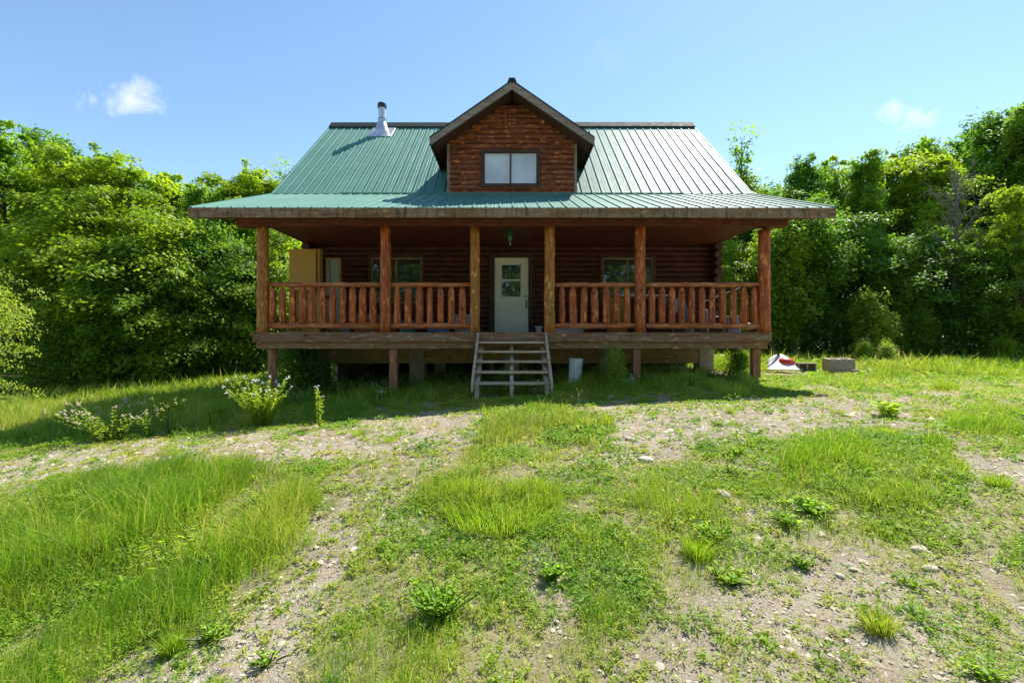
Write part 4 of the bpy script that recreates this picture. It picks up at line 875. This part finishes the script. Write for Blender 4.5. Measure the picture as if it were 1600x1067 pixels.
for (px, Y, top, key, tint, lb) in UND: tree('young_tree' if key[0] == 'u' or key == 'sap' else 'bush', px, Y, top, key, tint, lb, 'tree' if key[0] == 'u' or key == 'sap' else 'bush', GU)
tree('willow_bush', -32, 13.0, 452, 'wl', LG, 'pale silvery green willow bush at the left edge', 'bush', None, .68)
tree('bush', 478, 11.6, 540, 's2', DG, 'dark bush growing under the left end of the deck', 'bush', None, 1.1)
tree('bush', 960, 9.75, 558, 's2', LG, 'leafy green bush under the deck beside the right support post', 'bush', None, .8)
tree('bush', 1152, 10.5, 558, 's2', MG, 'low bush under the right end of the deck', 'bush', None, 1.3)
tree('bush', 1163, 11.6, 556, 's2', YG, 'bright bush behind the right support post', 'bush', None, .9)
tree('bush', 1385, 16.5, 543, 's2', LG, 'pale yellow bush on the right lawn behind the large block', 'bush', None, 1.1)
tree('bush', 1350, 17, 541, 's2', YG, 'yellow green bush just left of the pale lawn bush', 'bush', None, 1.0)
tree('bush', 1570, 17.5, 537, 's2', YG, 'yellow green low bush at the right side of the meadow', 'bush', None, 1.2)
# dense wood behind the edge trees (and the wood behind the viewer that the windows mirror)
def wood_mass():
    rg = np.random.RandomState(91); C = []; O = []; RD = []; TT = []; trk = MB()
    for k in range(8200):
        a = rg.uniform(-1, 1); X = a*50; edge = 26+1.5*math.sin(X*.4)-.004*X*X*(abs(X) > 12); Y = edge+rg.uniform(0, 1)**1.3*9
        g = float(gz(X, Y)); hm = (8.6 if X < 0 else 8.6+.10*max(0, X-12))+1.4*math.sin(X*1.1+Y)+.9*math.sin(X*2.7); z = g+hm*rg.uniform(0, 1)**.75; C.append((X, Y, z)); O.append((rg.normal(), -1, 0)); RD.append(rg.uniform(.5, .95)); TT.append(rg.rand())
    for k in range(2600):
        X = rg.uniform(-34, 34); Y = -20-rg.uniform(0, 4)-abs(X)*.1; g = float(gz(X, Y)); z = g+15*rg.uniform(0, 1)**.9+.8*math.sin(X); C.append((X, Y, z)); O.append((rg.normal(), 1, 0)); RD.append(rg.uniform(.8, 1.3)); TT.append(rg.rand())
    for k in range(230):
        X = rg.uniform(-40, 40); Y = 25+rg.uniform(0, 9)-.004*X*X*(abs(X) > 12); g = float(gz(X, Y)); h = rg.uniform(5, 8.5); r = rg.uniform(.06, .13)
        trk.tube([(X, Y, g-.2), (X+rg.uniform(-.2, .2), Y, g+h*.5), (X+rg.uniform(-.4, .4), Y, g+h)], [r, r*.8, r*.4], 6, False)
    C, O, RD = np.array(C, float), np.array(O, float), np.array(RD); P, Nn = spray_pts(C, O, RD, 46, rg, .30, .2)
    tint = np.clip(.1+.5*np.repeat(np.array(TT), 46)+.3*rg.rand(len(P)), 0, 1); V, Lp, Sz, Tn = leaf_arrays(P, Nn, rg.uniform(.14, .30, len(P))*np.where(P[:, 1] < 0, 2.2, 1), tint, rg)
    o = link('woodland', np_mesh('woodland', V, Lp, Sz, {'tint': Tn}), M['leaf']); tag(o, 'dense green wood standing behind the edge trees', 'wood', None, 'stuff'); o.color = (.85, .92, .9, 1)
    t = trk.build('tree_trunks', M['bark'], o); t['kind'] = 'stuff'
wood_mass()
# ------------------------------------------------------------------ grass, ground plants, gravel
def sample_ground(y0, y1, dens, rg, wid=1.22, pad=1.0):
    n = int(dens*(y1-y0)*((y0+y1)*wid+2*pad)); Y = rg.uniform(y0, y1, n); hw = (y1*wid+pad); X = rg.uniform(-hw, hw, n); k = np.abs(X) < Y*wid+pad; X, Y = X[k], Y[k]
    return X, Y, gz(X, Y)
def blades(X, Y, Z, h, w, tint, rg, lean=.45, wind=(.25, .0)):
    n = len(X); h = np.asarray(h); a = rg.uniform(0, 2*np.pi, n); ld = rg.uniform(0, 2*np.pi, n); lm = np.abs(rg.normal(size=n))*lean*h
    lx = np.cos(ld)*lm+wind[0]*h; ly = np.sin(ld)*lm+wind[1]*h; wx = np.cos(a)*w*.5; wy = np.sin(a)*w*.5
    V = np.empty((n, 5, 3)); V[:, 0] = np.stack([X-wx, Y-wy, Z-.01], 1); V[:, 1] = np.stack([X+wx, Y+wy, Z-.01], 1)
    V[:, 2] = np.stack([X+lx*.35-wx*.8, Y+ly*.35-wy*.8, Z+h*.58], 1); V[:, 3] = np.stack([X+lx*.35+wx*.8, Y+ly*.35+wy*.8, Z+h*.58], 1); V[:, 4] = np.stack([X+lx, Y+ly, Z+h], 1)
    i = np.arange(n)[:, None]*5; Lp = np.concatenate([i, i+1, i+3, i+2, i+2, i+3, i+4], 1).reshape(-1)
    return V.reshape(-1, 3), Lp, np.tile([4, 3], n), np.repeat(tint, 5)
def field():
    rg = np.random.RandomState(5); B = []; LV = []
    for (y0, y1, dn, wmul) in ((1.5, 3, 11000, .0028), (3, 4.5, 8500, .0037), (4.5, 6.5, 5000, .0050), (6.5, 9, 3000, .0068), (9, 13, 1300, .010), (13, 18, 300, .020), (18, 27, 120, .032)):
        X, Y, Z = sample_ground(y0, y1, dn, rg); d = zlook(X, Y, Z, D, .85); h = zlook(X, Y, Z, Hh, .24); tt = zlook(X, Y, Z, T, .40)
        cl = fbm(X*2.6+31, Y*2.6+7, 3); cl2 = fbm(X*.9+3, Y*.9+77, 3); cl3 = vnoise(X*7, Y*7)
        pr = d*np.clip(.62+3.4*(cl-.5)+1.8*(cl2-.5), .02 if True else 0, 1.15); pr = np.where(d > .85, np.maximum(pr, .40*d), pr); pr = np.where(d < .6, pr*np.clip(.25+1.9*(cl3-.35), 0, 1.6), pr)
        pr = np.where(under(X, Y), .10, pr); pr = np.where((np.abs(X) < .9) & (Y > 8.3) & (Y < 10.3), pr*.5, pr)
        k = rg.rand(len(X)) < pr; X, Y, Z, h, tt, cl, cl2 = [q[k] for q in (X, Y, Z, h, tt, cl, cl2)]; n = len(X)
        hh = h*rg.uniform(.4, 1.25, n)*np.clip(.1+1.9*cl, .3, 1.6); tt = np.clip(tt+.8*(cl2-.5)+.35*(cl-.5)+rg.normal(size=n)*.16, 0.02, 1); dry = rg.rand(n) < .055; tt = np.where(dry, rg.uniform(0, .12, n), tt)
        tl = (rg.rand(n) < .03); hh = np.where(tl, hh*1.7, hh); tt = np.where(tl & (rg.rand(n) < .5), rg.uniform(.02, .2, n), tt)
        B.append(blades(X, Y, Z, hh, wmul*rg.uniform(.7, 1.5, n)*np.clip(hh/.12, .55, 1.3), tt, rg, .5, (.06+.6*(fbm(X*.7+4, Y*.9, 3)-.5), 1.0*(fbm(X*.7+40, Y*.9+8, 3)-.5))))
    V, Lp, Sz, Tn = merge(B); tag(link('grass', np_mesh('grass', V, Lp, Sz, {'tint': Tn}), M['grass']), 'bright green grass growing in patches over the gravelly yard', 'grass', None, 'stuff')
    # low creeping leafy plants
    L2 = []
    for (y0, y1, dn, sz) in ((1.6, 3, 3000, .0085), (3, 5, 2000, .0112), (5, 8, 900, .016), (8, 11, 260, .026), (11, 24, 14, .07)):
        X, Y, Z = sample_ground(y0, y1, dn, rg); d = zlook(X, Y, Z, D, .8); h = zlook(X, Y, Z, Hh, .24); cl = fbm(X*1.9+61, Y*1.9+17, 3); sp = vnoise(X*5+9, Y*5)
        pr = np.clip(d*1.15, .16, 1)*np.clip(.6+2.6*(cl-.5), .10, 1)*np.clip(.35+1.4*sp, 0, 1); pr = np.where(under(X, Y), .12, pr); k = rg.rand(len(X)) < pr; X, Y, Z, h, cl = X[k], Y[k], Z[k], h[k], cl[k]; n = len(X); q = 13
        ph = np.clip(h*rg.uniform(.25, .9, n), .012, .22); big = np.where(rg.rand(n) < .12, 1.9, 1.0)
        az = rg.uniform(0, 2*np.pi, (n, q)); rad = rg.uniform(.1, 1, (n, q))*(sz*2.6*big)[:, None]; zz = rg.uniform(.08, 1, (n, q))*ph[:, None]
        P = np.stack([X[:, None]+np.cos(az)*rad, Y[:, None]+np.sin(az)*rad, Z[:, None]+zz+.006], -1).reshape(-1, 3)
        od = np.stack([np.cos(az), np.sin(az), .35+0*az], -1).reshape(-1, 3); Nn = np.array([0, 0, 1.])-od*.35+rg.normal(size=P.shape)*.35
        tn = np.clip(np.repeat(.42+.9*(cl-.5)+rg.normal(size=n)*.14, q)+rg.normal(size=n*q)*.08, .1, 1); L2.append(leaf_arrays(P, Nn, sz*1.7*rg.uniform(.6, 1.3, len(P))*np.repeat(big, q), tn, rg, .48, od))
    for (y0, y1, dn, sz) in ((1.6, 4, 12, .022), (4, 8, 5, .034)):
        X, Y, Z = sample_ground(y0, y1, dn, rg); d = zlook(X, Y, Z, D, .8); k = rg.rand(len(X)) < np.clip(d*1.1, .1, 1); X, Y, Z = X[k], Y[k], Z[k]; n = len(X); q = 46
        az = rg.uniform(0, 6.28, (n, q)); R0 = rg.uniform(.05, .14, n)*(1 if y0 < 3 else 1.3); rad = np.sqrt(rg.rand(n, q))*R0[:, None]; zz = rg.uniform(.1, 1, (n, q))*(R0*1.0)[:, None]*(1-.5*rad/R0[:, None])
        P = np.stack([X[:, None]+np.cos(az)*rad, Y[:, None]+np.sin(az)*rad, Z[:, None]+zz], -1).reshape(-1, 3); od = np.stack([np.cos(az), np.sin(az), .3+0*az], -1).reshape(-1, 3); Nn = np.array([0, 0, 1.])-od*.3+rg.normal(size=P.shape)*.4
        L2.append(leaf_arrays(P, Nn, sz*1.4*rg.uniform(.6, 1.3, len(P)), np.clip(np.repeat(rg.uniform(.45, .95, n), q)+rg.normal(size=n*q)*.08, .1, 1), rg, .42, od))
    for (y0, y1, dn, sz) in ((1.6, 4, 420, .035), (4, 9, 160, .06)):
        X, Y, Z = sample_ground(y0, y1, dn, rg); n = len(X); P = np.stack([X, Y, Z+rg.uniform(.004, .03, n)], 1); L2.append(leaf_arrays(P, np.array([0, 0, 1.])+rg.normal(size=(n, 3))*.25, sz*rg.uniform(.5, 1.6, n), rg.uniform(0, .1, n), rg, .07))
    V, Lp, Sz, Tn = merge(L2); tag(link('ground_cover', np_mesh('ground_cover', V, Lp, Sz, {'tint': Tn}), M['grass']), 'low leafy creeping weeds and clover among the gravel', 'ground cover', None, 'stuff')
    # gravel
    Ps = []; o3 = np.array([(1,0,0),(.3,.95,0),(-.8,.6,0),(-.8,-.6,0),(.3,-.95,0),(.1,.1,.8),(0,0,-.4)]); tri = np.array([(0,1,5),(1,2,5),(2,3,5),(3,4,5),(4,0,5)])
    for (y0, y1, dn, s) in ((1.6, 3, 1500, .006), (3, 5, 850, .0085), (5, 8, 380, .012), (8, 10, 130, .017)):
        X, Y, Z = sample_ground(y0, y1, dn, rg); d = zlook(X, Y, Z, D, .9); k = rg.rand(len(X)) < np.clip(1.05-d*.9, .05, 1)*np.clip(.3+1.8*(fbm(X*1.3+5, Y*1.3, 3)-.3), .1, 1.3); X, Y, Z = X[k], Y[k], Z[k]; n = len(X)
        sc = s*np.exp(rg.normal(size=n)*.5); sc = np.where(rg.rand(n) < .003, sc*2.4, sc); a = rg.uniform(0, 6.28, n); v = o3[None]*(1+rg.uniform(-.3, .3, (n, 7, 3))); v = v*sc[:, None, None]; v[..., 2] *= .7; v[..., 0] *= 1.25
        c, s_ = np.cos(a)[:, None], np.sin(a)[:, None]; Vx = v[..., 0]*c-v[..., 1]*s_; Vy = v[..., 0]*s_+v[..., 1]*c
        V = np.stack([Vx+X[:, None], Vy+Y[:, None], v[..., 2]+Z[:, None]+.001], -1).reshape(-1, 3); Lp = (np.arange(n)[:, None, None]*7+tri[None]).reshape(-1); Ps.append((V, Lp, np.full(n*5, 3), np.repeat(np.clip(rg.beta(2, 2.2, n), 0, 1), 7)))
    V, Lp, Sz, Tn = merge(Ps); tag(link('gravel', np_mesh('gravel', V, Lp, Sz, {'tint': Tn}), M['stone']), 'loose tan gravel and small stones over the bare soil', 'gravel', None, 'stuff')
field()
# ------------------------------------------------------------------ single weeds
M['stem'] = leaf_mat('weed_stem', (.10,.16,.03), (.14,.20,.04), .2, 1.2, objcol=False)
M['weed'] = leaf_mat('weed_leaf', (.17,.29,.03), (.38,.50,.06), .48, 1.6)
M['drybloom'] = plain('dry_pinkish_bloom', (.52,.44,.26), .8, 0, .2, 9)
M['yelbloom'] = plain('dull_yellow_bloom', (.55,.50,.10), .7, 0, .2, 9)
def weed(px, py, hpx, wpx, label, stems=8, lpm=26, lsz=.05, bloom=None, bsz=.02, tint=(1,1,1), name='weed', lean=(0,0), group=None, cat='plant', nb=5, asp=.35):
    if py > 690 and 'stalk' not in label: hpx *= .42; wpx *= 1.3; stems = int(stems*1.4); lsz *= .8; lpm *= 1.6
    tint = (.45+.55*tint[0], .45+.55*tint[1], .3+.4*tint[2]); lpm = int(lpm*1.5); wpx *= 1.25
    rg = np.random.RandomState(int(px*7+py)); x, y, z = gp(px, py); H = hpx/F*y; Wd = wpx/F*y*.5
    t = thing(name, (x, y, z), label, cat, group); st = MB(); P = []; N_ = []; T_ = []; bl = MB()
    for i in range(stems):
        a = rg.uniform(0, 6.28); r = rg.uniform(.1, 1)*Wd; h = H*rg.uniform(.6, 1.0) if i else H; tx = math.cos(a)*r+lean[0]*H; ty = math.sin(a)*r*.8+lean[1]*H; b0 = (math.cos(a)*r*.18, math.sin(a)*r*.18)
        pts = [(b0[0]+(tx-b0[0])*s**1.4, b0[1]+(ty-b0[1])*s**1.4, h*s-(.0)) for s in (0, .35, .7, 1)]; pts[0] = (pts[0][0], pts[0][1], -.03)
        st.tube(pts, [.006, .005, .004, .003], 5, False); nn = max(3, int(lpm*h*rg.uniform(.8, 1.2)))
        for s in rg.uniform(.08, .9 if bloom else .98, nn):
            j = min(2, int(s/.35)); f = (s-(0, .35, .7)[j])/(.35, .35, .3)[j]; c = np.array(pts[j])*(1-f)+np.array(pts[j+1])*f; la = rg.uniform(0, 6.28); od = np.array([math.cos(la), math.sin(la), rg.uniform(.1, .9)])
            P.append(c+od*lsz*.5*(1.2-.5*s)); N_.append(np.array([0, 0, 1.])-od*.4+rg.normal(size=3)*.2); T_.append(od)
        if bloom and (i < stems*.8):
            bl = MB()
            for q in range(nb):
                c = Vector(pts[-1])+Vector(rg.normal(size=3)*bsz*(.75 if nb > 1 else .1)); c.z -= rg.uniform(0, bsz)*(nb > 1); rr = bsz*rg.uniform(.5, 1)
                bl.lathe(c, [(rr*.3, -rr*.3), (rr, 0), (rr*.8, rr*.3), (rr*.2, rr*.45)], 6)
            bl.build('flower_head', M[bloom], t)
    st.build('stems', M['stem'], t)
    P, N_, T_ = np.array(P), np.array(N_), np.array(T_); o = link('leaves', leaf_mesh('leaves', P, N_, lsz*rg.uniform(.6, 1.3, len(P)), rg.uniform(.1, 1, len(P)), rg, asp, T_), M['weed'], t); o.color = (*tint, 1)
    return t
def tuft(px, py, hpx, wpx, label, n=260, tint=(.2,.4), name='grass_tuft', group='single grass tufts on the bare ground', w=.006, fan=1):
    rg = np.random.RandomState(int(px*3+py)); x, y, z = gp(px, py); H = hpx/F*y; r = wpx/F*y*.3; a = rg.uniform(0, 6.28, n); q = np.sqrt(rg.rand(n))*r; X, Y = np.cos(a)*q, np.sin(a)*q
    V, Lp, Sz, Tn = blades(X, Y, 0*X-.01, H*rg.uniform(.4, 1.1, n), np.full(n, w), rg.uniform(tint[0], tint[1], n), rg, .3, (0, 0)); V = V.reshape(n, 5, 3); V[:, 2:4, :2] += (np.stack([X, Y], 1)*.4*fan)[:, None]; V[:, 4, :2] += np.stack([X, Y], 1)*1.3*fan
    tag(link(name, np_mesh(name, V.reshape(-1, 3), Lp, Sz, {'tint': Tn}), M['grass'], None, (x, y, z)), label, 'grass tuft', group)
weed(412, 666, 78, 84, 'tallest bushy weed with white flower heads, left of the steps', 40, 80, .055, 'petal', .018, (1.2,1.15,1.2), lean=(-.05,0), nb=5)
weed(500, 668, 66, 28, 'slender single weed with small white flowers right of the bushy weed', 4, 60, .055, 'petal', .012, (1,1,1.1), nb=6)
weed(330, 672, 42, 26, 'short leafy weed standing alone left of the bushy weed', 4, 70, .06, None, tint=(1.2,1.15,1))
weed(265, 680, 60, 40, 'yellow topped stalky weed beside the dried flowers', 12, 12, .05, 'yelbloom', .014, (1.2,1.1,.8), nb=7)
weed(175, 688, 60, 150, 'wide leaning clump of dried pinkish flower stalks at the left', 44, 34, .055, 'drybloom', .02, (1,1,1.1), nb=8, lean=(-.25,0))
weed(235, 684, 44, 60, 'grey green clump with dried flowers between the leaning clump and the yellow weed', 12, 30, .05, 'drybloom', .014, (.8,.95,1.2), nb=5)
weed(592, 632, 32, 34, 'patch of white daisies in the shade left of the steps', 12, 12, .03, 'petal', .022, (.8,.9,1), nb=1)
weed(540, 590, 44, 22, 'tall pale weed in the shade under the left deck', 4, 40, .06, None, tint=(.9,1,1.3))
weed(665, 598, 66, 22, 'thin dry seed stalks beside the left deck post', 5, 5, .03, 'drybloom', .01, (1,.9,.8), nb=6)
weed(688, 600, 50, 14, 'single thin seed stalk close to the steps', 2, 5, .03, 'drybloom', .01, (1,.9,.8), nb=6)
weed(783, 612, 62, 34, 'leafy seedling growing up through the steps, left half', 4, 34, .085, None, tint=(.75,.95,.9), asp=.55)
weed(825, 612, 50, 32, 'leafy seedling growing behind the steps, right half', 4, 34, .08, None, tint=(.75,.95,.9), asp=.55)
weed(884, 602, 34, 34, 'green weed between the steps and the white buckets', 6, 50, .07, None, tint=(.8,1,.9), asp=.5)
weed(838, 628, 34, 16, 'pair of white daisies in front of the steps', 3, 10, .03, 'petal', .018, nb=1)
weed(905, 636, 28, 60, 'scattered seed grass stalks right in front of the steps', 9, 6, .03, 'yelbloom', .008, (1.1,1,.8), nb=5)
weed(1388, 650, 20, 34, 'bright broad leaved weed on the right track', 12, 60, .10, None, tint=(1.3,1.3,1), asp=.3)
weed(1138, 740, 44, 26, 'upright leafy weed on bare soil right of centre', 3, 60, .05, None, tint=(1,1,1))
weed(1155, 710, 30, 34, 'small weed with broad leaves on the track', 4, 40, .07, None, tint=(1.1,1.1,1), asp=.4)
weed(1265, 800, 44, 60, 'dark leafy dock plants in front of the right grass clump', 14, 45, .09, None, tint=(.6,.85,.9), asp=.45)
weed(1235, 820, 38, 50, 'dark low leaves left of the dock plants', 10, 45, .07, None, tint=(.6,.85,.8), asp=.5)
weed(1110, 845, 60, 66, 'bushy green weed at the right of the centre clump', 18, 45, .055, None, tint=(.75,.95,.8))
weed(1122, 905, 50, 34, 'spindly weed above the lower right gravel', 4, 45, .05, None, tint=(.8,.95,.9))
weed(1145, 912, 36, 46, 'rosette weed with dark leaves right of the spindly weed', 12, 45, .06, None, tint=(.7,.95,.8), asp=.4)
weed(1250, 885, 40, 40, 'small dark weed under the dock plants', 7, 50, .045, None, tint=(.7,.9,.8))
weed(690, 965, 120, 80, 'tall dark green leafy weed in the lower middle grass', 22, 55, .05, None, tint=(.55,.85,.7), asp=.45)
weed(860, 905, 56, 70, 'leafy weed cluster below the central grass clump', 16, 50, .05, None, tint=(.7,.95,.8), asp=.45)
weed(180, 930, 70, 110, 'dark leafy weeds at the base of the tall left grass', 28, 42, .06, None, tint=(.5,.8,.75), asp=.5)
weed(300, 880, 90, 110, 'pale arching weeds in front of the tall left grass', 26, 34, .075, None, tint=(1.1,1.2,1.2), asp=.22)
weed(330, 1000, 60, 70, 'green weeds on the lower left gravel edge', 14, 45, .05, None, tint=(.8,1,.8), asp=.35)
weed(1540, 1060, 30, 50, 'grey green rosette at the bottom right', 9, 60, .05, None, tint=(.8,1,1.4), asp=.45)
weed(420, 1035, 40, 50, 'small leafy weed near the bottom left', 9, 50, .04, None, tint=(.8,1,.8), asp=.4)
tuft(1372, 985, 40, 60, 'lone olive tuft of fine grass on the lower right gravel', 420, (.05,.5), w=.0035)
tuft(1384, 679, 16, 46, 'rounded bright yellow green tuft on the right track', 420, (.24,.36))
tuft(1388, 652, 18, 30, 'small tuft beside the broad leaved weed', 120, (.35,.5))
tuft(785, 798, 28, 290, 'large dense green grass clump in the centre of the yard', 1700, (.35,.62), w=.005, group=None, fan=.15)
tuft(950, 665, 26, 30, 'tuft at the shadow edge right of the steps', 160, (.25,.45))
tuft(560, 680, 16, 30, 'tiny tuft on the track left of the steps', 120, (.3,.45))
tuft(610, 690, 14, 34, 'tiny tuft nearest the left track stones', 120, (.3,.45))
tuft(1140, 645, 14, 16, 'tiny tuft high on the right track', 90, (.3,.45))
tuft(1150, 620, 24, 44, 'tall tuft at the right meadow border', 260, (.3,.5))
tuft(1480, 610, 26, 40, 'spiky tuft left of the right meadow path', 260, (.3,.5))
tuft(270, 1020, 40, 44, 'grass tuft on the bottom left gravel', 260, (.4,.6), w=.005)
tuft(1090, 870, 40, 60, 'dense tuft at the lower end of the centre right clump', 380, (.35,.6), w=.005)
tuft(1560, 760, 24, 40, 'grass tuft by the right edge below the track', 220, (.35,.5))
